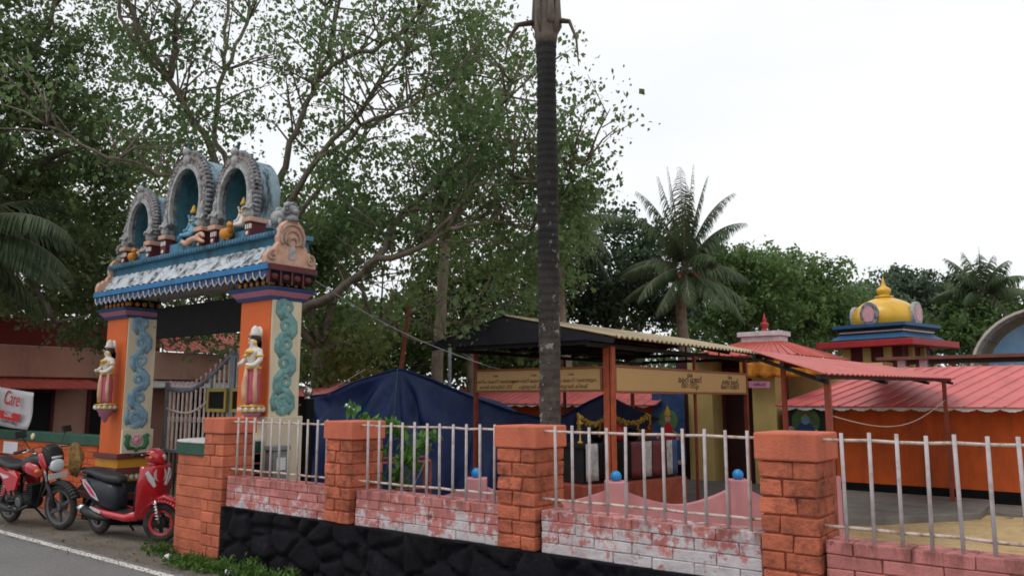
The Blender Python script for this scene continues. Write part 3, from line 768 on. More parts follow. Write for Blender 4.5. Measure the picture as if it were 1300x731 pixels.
# horseshoe niches
def niche(xc, w, zb, ztop, label_idx):
    yF, yB = B0+.06, B1-.02; R = w/2
    EL = 1.32; zc = ztop - R*EL             # centre of the horseshoe
    def outline(k, n, r):
        a = RD(208 - 236*k/n); return (xc + r*cos(a), zc + r*EL*sin(a) - (ro-r)*.15)
    n = 40; ri, ro = R*.755, R
    arch = MB()
    ped = MB()
    # barrel vault behind the ring
    bar = MB()
    outer = [outline(k, n, R*.93) for k in range(n+1)]; inner = [outline(k, n, ri+.01) for k in range(n+1)]
    low = zb
    outer = [(outer[0][0], low)] + outer + [(outer[-1][0], low)]; inner = [(inner[0][0], low)] + inner + [(inner[-1][0], low)]
    for pts, mt in ((outer, 0), (inner, 1)):
        bar.add([(p[0], yF+.05, p[1]) for p in pts] + [(p[0], yB, p[1]) for p in pts], [(i, i+1, i+1+len(pts), i+len(pts)) for i in range(len(pts)-1)], mt)
    bar.add([(p[0], yB, p[1]) for p in outer], [tuple(range(len(outer)))], 0)
    bar.add([(p[0], yB-.02, p[1]) for p in inner], [tuple(range(len(inner)))], 1)
    m = len(outer); bar.add([(p[0], yF+.05, p[1]) for p in outer] + [(p[0], yF+.05, p[1]) for p in inner], [(i, i+1, i+1+m, i+m) for i in range(m-1)], 0)
    b = bar.build("niche_vault", [m_barrel, m_niche], G, smooth=False)
    # ring, beads and rim
    def ring(r0, r1, ya, yb, mb):
        P0 = [outline(k, n, r0) for k in range(n+1)]; P1 = [outline(k, n, r1) for k in range(n+1)]
        v = [(p[0], ya, p[1]) for p in P0] + [(p[0], ya, p[1]) for p in P1] + [(p[0], yb, p[1]) for p in P0] + [(p[0], yb, p[1]) for p in P1]
        N = n+1; f = []
        for i in range(n):
            f += [(i, i+1, N+i+1, N+i), (2*N+i, 3*N+i, 3*N+i+1, 2*N+i+1), (i, 2*N+i, 2*N+i+1, i+1), (N+i, N+i+1, 3*N+i+1, 3*N+i)]
        f += [(0, N, 3*N, 2*N), (n, 2*N+n, 3*N+n, N+n)]
        mb.add(v, f)
    mb = MB(); ring(ri, ro, yF-.03, yF+.06, mb); rg = mb.build("horseshoe_arch", m_arch_rim, G)
    mb = MB(); ring(ri-.022, ri+.02, yF-.055, yF, mb); mb.build("arch_lip", m_grey_fig, rg)
    mb = MB()
    for k in range(34):
        x, z = outline(k + .5, 34, (ri+ro)/2 + .02); mb.ball((x, yF-.03, z), .024*w, 6, 0, 1, .7, 1)
    mb.build("arch_bead", m_arch_rim2, rg, smooth=True)
    mb = MB()
    for k in range(44):
        x, z = outline(k + .5, 44, ro); x2, z2 = outline(k+.5, 44, ro+.018)
        mb.tube([(x, yF-.03, z), (x2, yF+.0, z2), (x, yF+.07, z)], [.02, .027, .02], 6)
    mb.build("arch_scallop", m_arch_rim, rg, smooth=True)
    # crest: mask and small green bird
    mb = MB(); mb.ball((xc, yF-.04, ztop-.10), .075, 10, 0, .9, .7, 1.3); mb.ball((xc, yF-.05, ztop+.02), .06, 10); mb.build("crest_mask", m_grey_fig, rg, smooth=True)
    mb = MB(); mb.loft([(xc-.08, yF-.03, ztop+.075, .008, .008), (xc-.03, yF-.03, ztop+.07, .028, .028), (xc+.02, yF-.03, ztop+.075, .034, .036), (xc+.05, yF-.03, ztop+.10, .02, .026)], n=10)
    mb.ball((xc+.055, yF-.03, ztop+.13), .027, 8); mb.loft([(xc+.075, yF-.03, ztop+.13, .011, .011), (xc+.105, yF-.03, ztop+.12, .003, .003)], n=6)
    mb.build("crest_bird", m_parrot, rg, smooth=True)
    # side pedestals
    for s in (-1, 1):
        px = xc + s*(ri + (ro-ri)*.5); hw = (ro-ri)*.52
        mb = MB(); mb.bx(px-hw, px+hw, yF-.07, yF+.16, 3.70, zb+.02); pd = mb.build("pedestal", m_maroon, G)
        mb = MB(); mb.bx(px-hw-.03, px+hw+.03, yF-.10, yF+.18, zb+.021, zb+.08); mb.build("pedestal_cap", m_peach, pd, bevel=.008)
        mb = MB()
        for q in range(3): mb.bx(px-hw+.02+q*.045, px-hw+.045+q*.045, yF-.08, yF-.06, zb-.07, zb-.01)
        mb.ball((px, yF-.075, 3.755), .03, 8, 0, 1, .4, 1); mb.build("pedestal_motif", m_skin_white, pd)
        mb = MB()        # small standing attendants, kneeling on the pedestals
        z0 = zb + .08
        mb.lathe([(.05, z0), (.06, z0+.05), (.045, z0+.12), (.055, z0+.17), (.03, z0+.21), (.035, z0+.24), (.036, z0+.28), (.02, z0+.33), (.004, z0+.37)], (px, yF-.05, 0), 10)
        mb.tube([(px-.05, yF-.05, z0+.17), (px-.07, yF-.1, z0+.1), (px-.01, yF-.12, z0+.13)], .018, 6); mb.tube([(px+.05, yF-.05, z0+.17), (px+.07, yF-.1, z0+.1), (px+.01, yF-.12, z0+.13)], .018, 6)
        mb.build("attendant", m_grey_fig, pd, smooth=True)
    mb = MB(); mb.bx(xc-ri+.02, xc+ri-.02, yF-.02, yF+.4, 3.70, zb-.06); mb.build("niche_step", m_teal_light, G, bevel=.008)
    mb = MB(); mb.bx(xc-.02, xc+.02, yF+.3, yF+.33, zc+R*.25, zc+R*.32); mb.tube([(xc-.14, yF+.25, zc+R*.45), (xc+.0, yF+.25, zc+R*.38)], .018, 8); mb.build("lamp_tube", m_paper, b)
    return yF
NICHES = [(-11.46, .84, 3.88, 4.78), (-10.20, 1.06, 3.91, 5.11), (-9.0, .90, 3.88, 4.87)]
NY = B0+.06
for i, a in enumerate(NICHES): niche(*a, i)
# crouching bull figures beside the outer niches, stone animals on the cornice ends
for xb, s in ((-8.22, 1), (-12.02, -1)):
    mb = MB(); yb = NY+.12
    mb.loft([(xb-.14*s, yb, 3.92, .04, .05), (xb-.06*s, yb, 3.93, .085, .09), (xb+.06*s, yb, 3.93, .08, .085), (xb+.14*s, yb, 3.96, .05, .06)], n=12)
    mb.ball((xb+.18*s, yb, 4.05), .06, 10); mb.tube([(xb+.12*s, yb, 3.98), (xb+.17*s, yb, 4.03)], [.055, .05], 8)
    for q in (-.1, .09):
        for e in (-.05, .05): mb.tube([(xb+q, yb+e, 3.9), (xb+q+.02*s, yb+e, 3.80)], [.03, .022], 6)
    mb.ball((xb, yb, 4.02), .055, 8); mb.build("bull_figure", m_grey_fig, G, smooth=True)

# ------------------------------------------------------------------ figures
def standing_figure(loc, H, label):
    """guardian statue: one body, with clothing, hair and crown as children; faces the road (-Y)"""
    t = empty("guardian_statue", loc, label, "statue", "guardian statues on the gate pillars")
    x, y, z = loc; k = H/1.0
    V = lambda a, b, c: (x + a*k, y + b*k, z + c*k)
    vs = [V(0,0,.44), V(0,-.005,.54), V(0,-.01,.63), V(0,-.005,.71), V(0,-.01,.755), V(0,-.02,.80), V(0,-.025,.855),
          V(-.05,0,.42), V(-.055,-.015,.24), V(-.055,0,.075), V(-.06,-.07,.05), V(.05,0,.42), V(.055,-.015,.24), V(.055,0,.075), V(.06,-.07,.05),
          V(-.105,0,.705), V(-.15,-.02,.60), V(-.12,-.115,.535), V(-.04,-.155,.56), V(.105,0,.705), V(.155,-.01,.60), V(.13,-.10,.52), V(.05,-.15,.545)]
    es = [(0,1),(1,2),(2,3),(3,4),(4,5),(5,6),(0,7),(7,8),(8,9),(9,10),(0,11),(11,12),(12,13),(13,14),(3,15),(15,16),(16,17),(17,18),(3,19),(19,20),(20,21),(21,22)]
    rs = [.075,.062,.078,.075,.034,.05,.052,.062,.046,.032,.026,.062,.046,.032,.026,.042,.034,.028,.024,.042,.034,.028,.024]
    skin_mesh(vs, es, [q*k for q in rs]).build("body", m_skin_white, t, smooth=True)
    mb = MB(); mb.lathe([(.088*k, z+.50*k), (.10*k, z+.42*k), (.105*k, z+.30*k), (.10*k, z+.15*k), (.108*k, z+.09*k), (.06*k, z+.088*k)], (x, y-.005*k, 0), 20, 'z', 0, 1.0, .72)
    dh = mb.build("dhoti", m_pink_cloth, t, smooth=True)
    mb = MB(); mb.tube([V(-.01,-.085,.50), V(0,-.10,.38), V(-.005,-.10,.22), V(-.0,-.095,.09)], [.022*k,.03*k,.034*k,.03*k], 8); mb.tube([V(-.085,-.03,.5), V(-.115,-.05,.3), V(-.12,-.04,.1)], [.02*k,.026*k,.024*k], 8); mb.tube([V(.085,-.03,.5), V(.115,-.05,.3), V(.12,-.04,.1)], [.02*k,.026*k,.024*k], 8)
    mb.build("sash", m_peach_cloth, dh, smooth=True)
    mb = MB(); mb.torus(V(0,-.005,.505), .082*k, .02*k, 'z', 20, 8); mb.torus(V(0,-.03,.69), .068*k, .02*k, 'z', 18, 8); mb.ball(V(0,-.085,.665), .028*k, 8)
    for sx in (-1, 1):
        mb.torus(V(sx*.13,-.01,.645), .042*k, .012*k, 'z', 12, 6); mb.ball(V(sx*.062,-.03,.80), .02*k, 8, 0, 1, 1, 1.6)
    mb.build("jewellery", m_gold, t, smooth=True)
    mb = MB(); mb.ball(V(0,.018,.85), .062*k, 14, 0, 1, 1, 1.05); mb.loft([(x, y+.05*k, z+.80*k, .05*k, .05*k), (x, y+.055*k, z+.72*k, .04*k, .05*k)], n=10); hr = mb.build("hair", m_hair, t, smooth=True)
    mb = MB(); mb.lathe([(.058*k, z+.885*k), (.066*k, z+.90*k), (.05*k, z+.93*k), (.046*k, z+.965*k), (.03*k, z+.99*k), (.008*k, z+1.01*k)], (x, y, 0), 16); mb.ball(V(.0,.05,.93), .075*k, 12, 0, 1, .35, 1); mb.build("crown", m_skin_white, t, smooth=True)
    mb = MB()          # painted eyes, brows and mouth on the face
    for sx in (-1, 1):
        mb.ball(V(sx*.020,-.073,.853), .0075*k, 6, 0, 1.5, .5, .8); mb.tube([V(sx*.008,-.075,.868), V(sx*.022,-.074,.873), V(sx*.034,-.066,.866)], .003*k, 5)
    mb.build("painted_eye", m_hair, t)
    mb = MB(); mb.ball(V(0,-.079,.842), .010*k, 6, 0, .8, 1, 1.5); mb.build("nose", m_skin_white, t, smooth=True)
    mb = MB(); mb.ball(V(0,-.072,.822), .009*k, 6, 0, 1.6, .5, .6); mb.build("lips", m_red_ink, t)
    mb = MB(); mb.lathe([(.10, z-.02), (.14, z+.0), (.13, z+.04), (.155, z+.055), (.12, z+.068)], (x, y, 0), 20); pd = mb.build("lotus_pedestal", m_gold, t, smooth=False)
    mb = MB()
    for q in range(12):
        a = 2*pi*q/12; mb.ball((x+.135*cos(a), y+.135*sin(a), z+.02), .035, 6, 0, .8, .8, 1)
    mb.build("pedestal_petal", m_skin_white, pd, smooth=True)
    mb = MB(); mb.lathe([(.003, z-.20), (.035, z-.165), (.05, z-.12), (.085, z-.09), (.09, z-.05), (.12, z-.021)], (x, y, 0), 14); mb.build("bracket", m_lilac, pd, smooth=True)
    return t
standing_figure((-8.05, 5.37, 1.56), .98, "white guardian statue in pink dhoti on the gate pillar behind the orange brick pier")
standing_figure((-11.64, 5.37, 1.56), .98, "white guardian statue in pink dhoti on the gate pillar above the scooter")

def seated_figure(xc, zb, k, mbody, mcl, label, multi):
    y = NY+.10; x = xc; z = zb
    t = empty("deity_statue", (x, y, z), label, "statue", "small deity statues in the gateway niches")
    V = lambda a, b, c: (x + a*k, y + b*k, z + c*k)
    vs = [V(0,0,.10), V(0,-.01,.22), V(0,-.01,.33), V(0,-.02,.40), V(0,-.03,.46), V(0,-.03,.52),
          V(-.10,-.10,.08), V(-.16,-.22,.07), V(-.06,-.24,-.08), V(-.05,-.28,-.16), V(.12,-.10,.08), V(.20,-.18,.06), V(.06,-.25,.04), V(-.03,-.25,.04),
          V(-.13,-.01,.34), V(-.19,-.05,.22), V(-.13,-.17,.16), V(.13,-.01,.34), V(.19,-.06,.24), V(.17,-.17,.30)]
    es = [(0,1),(1,2),(2,3),(3,4),(4,5),(0,6),(6,7),(7,8),(8,9),(0,10),(10,11),(11,12),(12,13),(2,14),(14,15),(15,16),(2,17),(17,18),(18,19)]
    rs = [.10,.085,.095,.045,.06,.06,.075,.06,.045,.03,.075,.06,.045,.03,.045,.038,.03,.045,.038,.03]
    if multi:
        vs += [V(-.21,.02,.44), V(-.23,-.02,.56), V(.21,.02,.44), V(.23,-.02,.56)]; es += [(14,20),(20,21),(17,22),(22,23)]; rs += [.034,.028,.034,.028]
    skin_mesh(vs, es, [q*k for q in rs]).build("body", mbody, t, smooth=True)
    mb = MB(); mb.loft([(x-.2*k, y-.14*k, z+.05*k, .05*k, .05*k), (x-.1*k, y-.12*k, z+.08*k, .10*k, .07*k), (x+.1*k, y-.12*k, z+.08*k, .10*k, .07*k), (x+.21*k, y-.14*k, z+.05*k, .05*k, .05*k)], n=12); mb.tube([V(-.12,-.25,.03), V(-.08,-.27,-.1)], [.06*k, .045*k], 8)
    mb.build("drape", mcl, t, smooth=True)
    mb = MB(); mb.lathe([(.07*k, z+.55*k), (.075*k, z+.585*k), (.05*k, z+.63*k), (.035*k, z+.69*k), (.006*k, z+.74*k)], (x, y-.03*k, 0), 14); mb.torus(V(0,-.04,.375), .07*k, .02*k, 'z', 16, 6); mb.build("crown", m_gold, t, smooth=True)
    mb = MB(); mb.ball(V(0,.0,.53), .068*k, 10); mb.build("hair", m_hair, t, smooth=True)
    return t
seated_figure(-11.43, 3.84, .46, m_grey_fig, m_peach_cloth, "small grey seated deity in the far, lowest gateway niche", False)
seated_figure(-10.16, 3.90, .66, m_blue_fig, m_teal, "blue skinned seated deity in the tallest middle niche", True)
seated_figure(-8.95, 3.88, .58, m_skin_white, m_skin_white, "white seated deity with gold crown in the niche over the right pillar", True)
def bird_mount(x, z, k, label):
    y = NY-.10; mb = MB()
    mb.loft([(x-.14*k, y, z+.20*k, .03*k, .05*k), (x-.08*k, y, z+.13*k, .10*k, .10*k), (x+.04*k, y, z+.12*k, .12*k, .11*k), (x+.13*k, y, z+.16*k, .06*k, .07*k)], n=12)
    t = empty("mount_statue", (x, y, z), label, "statue", "orange animal mounts below the deities")
    mb.tube([(x+.1*k, y, z+.16*k), (x+.15*k, y-.03*k, z+.24*k)], [.06*k, .05*k], 8); mb.ball((x+.16*k, y-.04*k, z+.27*k), .065*k, 10); mb.loft([(x+.21*k, y-.06*k, z+.27*k, .025*k, .02*k), (x+.27*k, y-.08*k, z+.25*k, .005, .005)], n=6)
    mb.build("body", m_orange_fig, t, smooth=True)
    mb = MB()
    for q in (-.05, .06): mb.tube([(x+q*k, y, z+.05*k), (x+q*k, y-.02*k, z)], [.03*k, .025*k], 6)
    mb.build("leg", m_orange_fig, t)
bird_mount(-11.48, 3.705, .55, "orange bird mount crouching at the foot of the far niche")
bird_mount(-9.02, 3.705, .7, "orange bird mount crouching at the foot of the near niche")
# reclining orange figure at the foot of the middle niche
y = NY-.06
vs = [(-9.98, y-.04, 3.78), (-9.88, y-.04, 3.81), (-9.78, y-.05, 3.83), (-9.68, y-.06, 3.82), (-9.58, y-.06, 3.88), (-9.50, y-.07, 3.81), (-10.05, y-.04, 3.80), (-10.10, y-.04, 3.84), (-9.58, y-.08, 3.78), (-9.46, y-.09, 3.74), (-9.95, y-.08, 3.75)]
skin_mesh(vs, [(0,1),(1,2),(2,3),(3,4),(4,5),(0,6),(6,7),(3,8),(8,9),(1,10)], [.045,.05,.042,.04,.032,.024,.03,.042,.03,.022,.024]).build("reclining_statue", m_peach_cloth, origin=(-9.8, y, 3.7), smooth=True)
tag(bpy.data.objects["reclining_statue"], "orange pink reclining figure at the foot of the tallest middle niche", "statue")

# black board hung between the pillars
t = empty("hanging_board", (-9.95, 5.66, 2.5), "blank black board hung under the gateway between its two pillars", "board")
MB().bx(-10.86, -8.60, 5.64, 5.69, 2.54, 2.97).build("panel", m_black_paint, t)
mb = MB()
for x in (-10.9, -9.0): mb.tube([(x, 5.665, 2.961), (x, 5.665, 3.136)], .008, 6)
mb.build("hanger", m_steel_dark, t)

# ------------------------------------------------------------------ metal gate
gate_lab = ["grey metal gate leaf with a curved spiked top, left of the middle stiles", "grey metal gate leaf half hidden behind the right gate pillar"]
proto = None
for q, (xh, s) in enumerate(((-11.48, 1), (-8.62, -1))):
    t = empty("gate_leaf", (xh, 6.2, 0), gate_lab[q], "gate", "leaves of the metal gate")
    Wd = (1.70, 1.10)[q]; X = lambda u: xh + s*u*Wd
    top = lambda u: 1.86 + .06*u - .10*sin(pi*u)*(1-u) + .40*max(0, u-.35)**1.6/.50
    mb = MB(); mb.bx(X(0)-.03, X(0)+.03, 6.17, 6.23, .05, 1.95); mb.bx(X(1)-.03, X(1)+.03, 6.17, 6.23, .05, 2.30)
    mb.bx(X(.70)-.02, X(.70)+.02, 6.18, 6.22, 1.52, 2.06)
    mb.bx(min(X(0), X(1)), max(X(0), X(1)), 6.175, 6.225, .10, .15); mb.bx(min(X(0), X(1)), max(X(0), X(1)), 6.177, 6.223, .92, .965)
    mb.build("frame", m_metal_grey, t, bevel=.006)
    mb = MB(); mb.tube([(X(k/20), 6.2, top(k/20)) for k in range(21)], .035, 8); mb.build("top_rail", m_metal_grey, t, smooth=True)
    mb = MB(); mb.tube([(X(k/20), 6.19, top(k/20)-.30-.03*sin(pi*k/20)) for k in range(17)], .016, 6)
    for k in range(17): mb.ball((X(k/20+.02), 6.185, top(k/20)-.30-.03*sin(pi*k/20)), .022, 6)
    mb.build("beaded_rail", m_gate_bar, t, smooth=True)
    for k in range(14):
        u = (k+.7)/14.4; hi = top(u)
        mb = MB(); mb.tube([(X(u), 6.2, .966), (X(u), 6.2, hi)], .017, 6); mb.ball((X(u), 6.2, 1.40), .035, 6, 0, .8, .8, 1.8); o = mb.build("bar", m_gate_bar, t)
        mb = MB(); mb.tube([(X(u), 6.2, hi+.01), (X(u), 6.2, hi+.09)], .008, 5); mb.ball((X(u), 6.2, hi+.10), .018, 6, 0, 1, 1, 1.5); mb.build("spike", m_rose, o)
        mb = MB(); mb.tube([(X(u), 6.2, .15), (X(u), 6.2, .92)], .016, 6); mb.ball((X(u), 6.2, .55), .03, 6, 0, .8, .8, 1.6); mb.build("lower_bar", m_steel_dark, t)
    a, b = sorted((X(.70), X(.985))); mb = MB(); mb.bx(a, b, 6.13, 6.165, 1.52, 1.565); mb.bx(a, b, 6.13, 6.165, 1.80, 1.845); mb.bx(a, a+.05, 6.13, 6.165, 1.566, 1.799); mb.bx(b-.05, b, 6.13, 6.165, 1.566, 1.799)
    fr = mb.build("plate_frame", m_yellow_metal, t); MB().bx(a+.05, b-.05, 6.145, 6.16, 1.566, 1.799).build("plate", m_black_paint, fr)
t = empty("gate_post", (-8.40, 6.42, 0), "black post with a silver ball on top right of the gateway", "post")
MB().bx(-8.46, -8.34, 6.36, 6.48, -.2, 1.70).build("shaft", m_black_paint, t, bevel=.006)
mb = MB(); mb.lathe([(.05, 1.70), (.03, 1.72), (.03, 1.735)], (-8.40, 6.42, 0), 12); mb.ball((-8.40, 6.42, 1.79), .065, 16); mb.build("ball", m_ball_metal, t, smooth=True)
t = empty("meter_box", (-7.80, 5.55, .6), "grey electricity meter box on the cream gate pillar foot", "meter box")
MB().bx(-7.885, -7.72, 5.46, 5.66, .70, 1.12).build("case", m_grey_box, t, bevel=.01)
MB().bx(-7.885, -7.70, 5.44, 5.68, 1.121, 1.17).build("lid", m_grey_box, t, bevel=.006)
MB().bx(-7.719, -7.712, 5.50, 5.62, .90, 1.04).build("dial_window", m_lens, t)
mb = MB(); mb.tube([(-7.80, 5.55, .70), (-7.80, 5.55, -.05)], .045, 8); mb.build("conduit", m_grey_box, t)
# ------------------------------------------------------------------ vehicles (local frame: x forward, y left, z up, origin under the rear axle)
def wheel(name, parent, cx, r, tw, m_rim, spokes, hub=.05, disc=False, ring=None):
    mb = MB(); mb.torus((cx, 0, r), r - tw*.5, tw*.5, 'y', 40, 12, 0, .95); w = mb.build(name, m_rubber, parent, smooth=True)
    ri = r - tw*.92; mb = MB()
    mb.lathe([(ri-.022, -.03), (ri+.008, -.035), (ri+.008, .035), (ri-.022, .03), (ri-.022, -.03)], (cx, 0, r), 36, 'y', cap=False)
    w2 = mb.build("rim", ring or m_rim, w, smooth=False)
    mb = MB(); mb.lathe([(.02, -.07), (hub, -.06), (hub, .06), (.02, .07)], (cx, 0, r), 18, 'y')
    for k in range(spokes):
        a = 2*pi*k/spokes + .3; b = a + .18
        mb.bar((cx + hub*.8*cos(a), 0, r + hub*.8*sin(a)), (cx + (ri-.01)*cos(b), 0, r + (ri-.01)*sin(b)), .03, .035)
    if disc: mb.lathe([(ri*.62, -.045), (ri*.64, -.041)], (cx, 0, r), 28, 'y')
    mb.build("hub", m_rim, w); return w
def spin(o, piv, ang):        # steer an object and what hangs on it about the steering axis
    o.matrix_basis = Matrix.Translation(Vec(piv)) @ Matrix.Rotation(ang, 4, 'Z') @ Matrix.Translation(-Vec(piv)) @ o.matrix_basis

def arc(cx, cz, r, a0, a1, n): return [(cx + r*cos(RD(a0 + (a1-a0)*k/n)), cz + r*sin(RD(a0 + (a1-a0)*k/n))) for k in range(n+1)]
def fender(mb, cx, cz, r, a0, a1, w, th=.012, n=16):
    for k in range(n):
        p = arc(cx, cz, r, a0, a1, n)[k]; q = arc(cx, cz, r, a0, a1, n)[k+1]
        p2 = arc(cx, cz, r-.035, a0, a1, n)[k]; q2 = arc(cx, cz, r-.035, a0, a1, n)[k+1]
        mb.add([(p[0], -w*.6, p[1]), (q[0], -w*.6, q[1]), (q[0], w*.6, q[1]), (p[0], w*.6, p[1])], [(0, 1, 2, 3)])
        for s in (-1, 1):
            mb.add([(p[0], s*w*.6, p[1]), (q[0], s*w*.6, q[1]), (q2[0], s*w, q2[1]), (p2[0], s*w, p2[1])], [(0, 1, 2, 3)])

def scooter():
    t = empty("scooter", (0, 0, 0), "red and black scooter parked on the verge in front of the gate base", "scooter")
    WB, r = 1.20, .225
    wheel("rear_wheel", t, 0, r, .10, m_alloy, 5, .06)
    fw = wheel("front_wheel", t, WB, r, .09, m_steel_dark, 6, .07, False, m_veh_red)
    # floor and under frame
    mb = MB(); mb.loft([(.22, 0, .30, .12, .06), (.45, 0, .28, .14, .05), (.85, 0, .29, .15, .045), (.98, 0, .33, .15, .05)], n=14); mb.build("floorboard", m_veh_black, t, smooth=True, bevel=0)
    # dark rear body
    mb = MB(); mb.loft([(-.28, 0, .68, .045, .045), (-.20, 0, .64, .10, .10), (-.05, 0, .57, .13, .16), (.18, 0, .52, .14, .19), (.36, 0, .47, .13, .19), (.43, 0, .45, .10, .17)], n=18, power=2.8); bd = mb.build("rear_body", m_veh_dark, t, smooth=True)
    for s in (-1, 1):
        mb = MB(); mb.add([(-.20, s*.112, .69), (-.10, s*.136, .70), (.14, s*.152, .53), (.20, s*.152, .45), (.06, s*.150, .50), (-.14, s*.126, .62)], [(0, 1, 2, 3, 4, 5)]); mb.build("silver_flash", m_silver, bd, solid=.012)
        mb = MB(); mb.add([(-.10, s*.144, .66), (.04, s*.158, .60), (.15, s*.163, .50), (.05, s*.160, .535)], [(0, 1, 2, 3)]); mb.build("pink_flash", m_magenta, bd, solid=.012)
        mb = MB(); mb.loft([(.10, s*.15, .34, .02, .035), (.4, s*.155, .30, .03, .04), (.75, s*.15, .28, .035, .045), (.98, s*.14, .32, .04, .06)], n=10); mb.build("side_skirt", m_veh_red, t, smooth=True)
        mb = MB(); mb.bar((.06, s*.165, .36), (.30, s*.18, .32), .02, .03); mb.build("skirt_trim", m_silver, t)
    # seat
    mb = MB(); mb.loft([(-.26, 0, .77, .08, .025), (-.19, 0, .785, .115, .04), (.0, 0, .775, .13, .045), (.12, 0, .745, .13, .05), (.28, 0, .715, .12, .055), (.44, 0, .70, .09, .05), (.49, 0, .685, .05, .03)], n=16, power=2.8); mb.build("seat", m_seat, t, smooth=True)
    mb = MB()
    for s in (-1, 1): mb.tube([(-.02, s*.16, .74), (-.20, s*.15, .77), (-.31, s*.08, .80), (-.33, 0, .81)], .014, 8)
    mb.build("grab_rail", m_veh_black, t, smooth=True)
    mb = MB(); mb.loft([(-.35, 0, .67, .06, .03), (-.30, 0, .67, .08, .045)], n=10); mb.build("tail_lamp", m_veh_red, t, smooth=True)
    # front apron: curved shield
    mb = MB()
    def ap(i, j):
        v = i/14; u = j/10*2-1
        z = .27 + .64*v; xc = .93 + .10*sin(v*pi*.75) + .10*v; w = .16 + .075*sin(min(1, v*1.25)*pi*.62) - .13*max(0, v-.72)
        return (xc + .10*(1-abs(u)**1.8) , u*w, z)
    mb.grid(ap, 15, 11); mb.build("front_apron", m_veh_red, t, smooth=True, solid=.03)
    mb = MB(); mb.loft([(.86, 0, .34, .13, .05), (.90, 0, .55, .14, .12), (.94, 0, .70, .12, .10)], n=12); mb.build("leg_shield", m_veh_black, t, smooth=True)
    for s in (-1, 1):
        mb = MB()
        q = [ap(10.4, 5 + s*3.1), ap(12.2, 5 + s*3.9), ap(12.9, 5 + s*3.4), ap(10.8, 5 + s*2.0), ap(8.8, 5 + s*1.2), ap(8.4, 5+s*1.7)]
        mb.add([(p[0]+.024, p[1]*1.05, p[2]) for p in q], [tuple(range(6))]); mb.build("side_lamp", m_lens, t, solid=.02)
    mb = MB(); mb.box((1.195, 0, .80), (.012, .17, .12), Matrix.Rotation(RD(-12), 3, 'Y')); mb.build("number_plate", m_plate, t, bevel=.02)
    mb = MB(); mb.lathe([(.085, 0), (.085, .012)], (1.20, 0, .8), 16, 'x'); mb.build("plate_disc", m_plate, t)
    # steered set: fender, forks, cowl, bars
    st = []
    mb = MB(); fender(mb, WB, r, .285, 10, 150, .075); o = mb.build("front_fender", m_veh_red, t, smooth=True, solid=.012); st.append(o)
    mb = MB(); mb.loft([(WB-.10, 0, .50, .06, .03), (WB+.05, 0, .53, .07, .035), (WB+.24, 0, .44, .045, .02), (WB+.30, 0, .36, .02, .008)], n=12); o = mb.build("fender_nose", m_veh_red, t, smooth=True); st.append(o)
    mb = MB()
    for s in (-1, 1): mb.tube([(WB, s*.075, r), (WB-.05, s*.075, .50)], .018, 8)
    o = mb.build("fork", m_chrome, t, smooth=True); st.append(o)
    mb = MB()
    for k in range(6): mb.torus((WB-.012-.006*k, -.085, r+.06+.035*k), .024, .008, 'z', 12, 6)
    o = mb.build("fork_spring", m_chrome, t, smooth=True); st.append(o)
    mb = MB(); mb.loft([(1.00, 0, 1.01, .05, .05), (1.04, 0, 1.02, .105, .085), (1.12, 0, 1.01, .12, .095), (1.19, 0, .98, .09, .075), (1.22, 0, .96, .05, .045)], n=16); mb.tube([(1.07, 0, .98), (1.10, 0, .84)], [.07, .06], 10); o = mb.build("headset_cowl", m_veh_red, t, smooth=True); st.append(o)
    mb = MB(); mb.ball((1.195, 0, .985), .065, 12, 0, .5, 1, .75); o = mb.build("headlight", m_lens, t, smooth=True); st.append(o)
    mb = MB(); mb.tube([(1.02, -.34, 1.07), (1.04, -.2, 1.045), (1.07, 0, 1.03), (1.04, .2, 1.045), (1.02, .34, 1.07)], .014, 8); o = mb.build("handlebar", m_steel_dark, t, smooth=True); st.append(o)
    for s in (-1, 1):
        mb = MB(); mb.tube([(1.02, s*.22, 1.055), (1.0, s*.36, 1.075)], .021, 10); o = mb.build("grip", m_rubber, t, smooth=True); st.append(o)
        mb = MB(); mb.tube([(1.06, s*.19, 1.05), (1.09, s*.33, 1.065)], .008, 6); o = mb.build("brake_lever", m_chrome, t, smooth=True); st.append(o)
        mb = MB(); mb.ball((1.11, s*.145, 1.01), .028, 8, 0, 1, 1, .7); o = mb.build("indicator", m_amber, t, smooth=True); st.append(o)
    mb = MB()
    for s in (-1, 1): mb.tube([(1.05, s*.16, 1.06), (1.14, s*.12, 1.10), (1.17, s*.03, 1.02), (1.12, 0, .86)], .006, 5)
    o = mb.build("brake_cable", m_veh_black, t, smooth=True); st.append(o)
    for o in st + [fw]: spin(o, (1.08, 0, 0) if o.name.startswith(("head", "handle", "grip", "brake_", "indic")) else (WB-.06, 0, 0), RD(30))
    # engine and exhaust
    mb = MB(); mb.loft([(-.08, .07, .24, .05, .09), (.15, .06, .27, .07, .10), (.36, .04, .29, .06, .07)], n=12); mb.build("engine", m_steel_dark, t, smooth=True)
    mb = MB(); mb.tube([(.42, -.13, .24), (.25, -.165, .25), (.13, -.18, .28), (-.06, -.185, .34)], [.025, .04, .058, .055], 14); ex = mb.build("exhaust", m_veh_black, t, smooth=True)
    mb = MB(); mb.tube([(-.04, -.185, .335), (-.12, -.187, .362)], [.06, .046], 14); mb.build("exhaust_tip", m_chrome, ex, smooth=True)
    mb = MB(); fender(mb, 0, r, .275, 40, 175, .075); mb.build("rear_fender", m_veh_black, t, smooth=True, solid=.01)
    mb = MB(); mb.tube([(.30, .1, .26), (.33, .25, .012)], .014, 8); mb.build("side_stand", m_steel_dark, t)
    return t
sc = scooter(); sc.location = (-10.54, 4.90, .004)
sc.rotation_euler = (RD(-5), 0, RD(8)); sc.rotation_euler.x = RD(4)

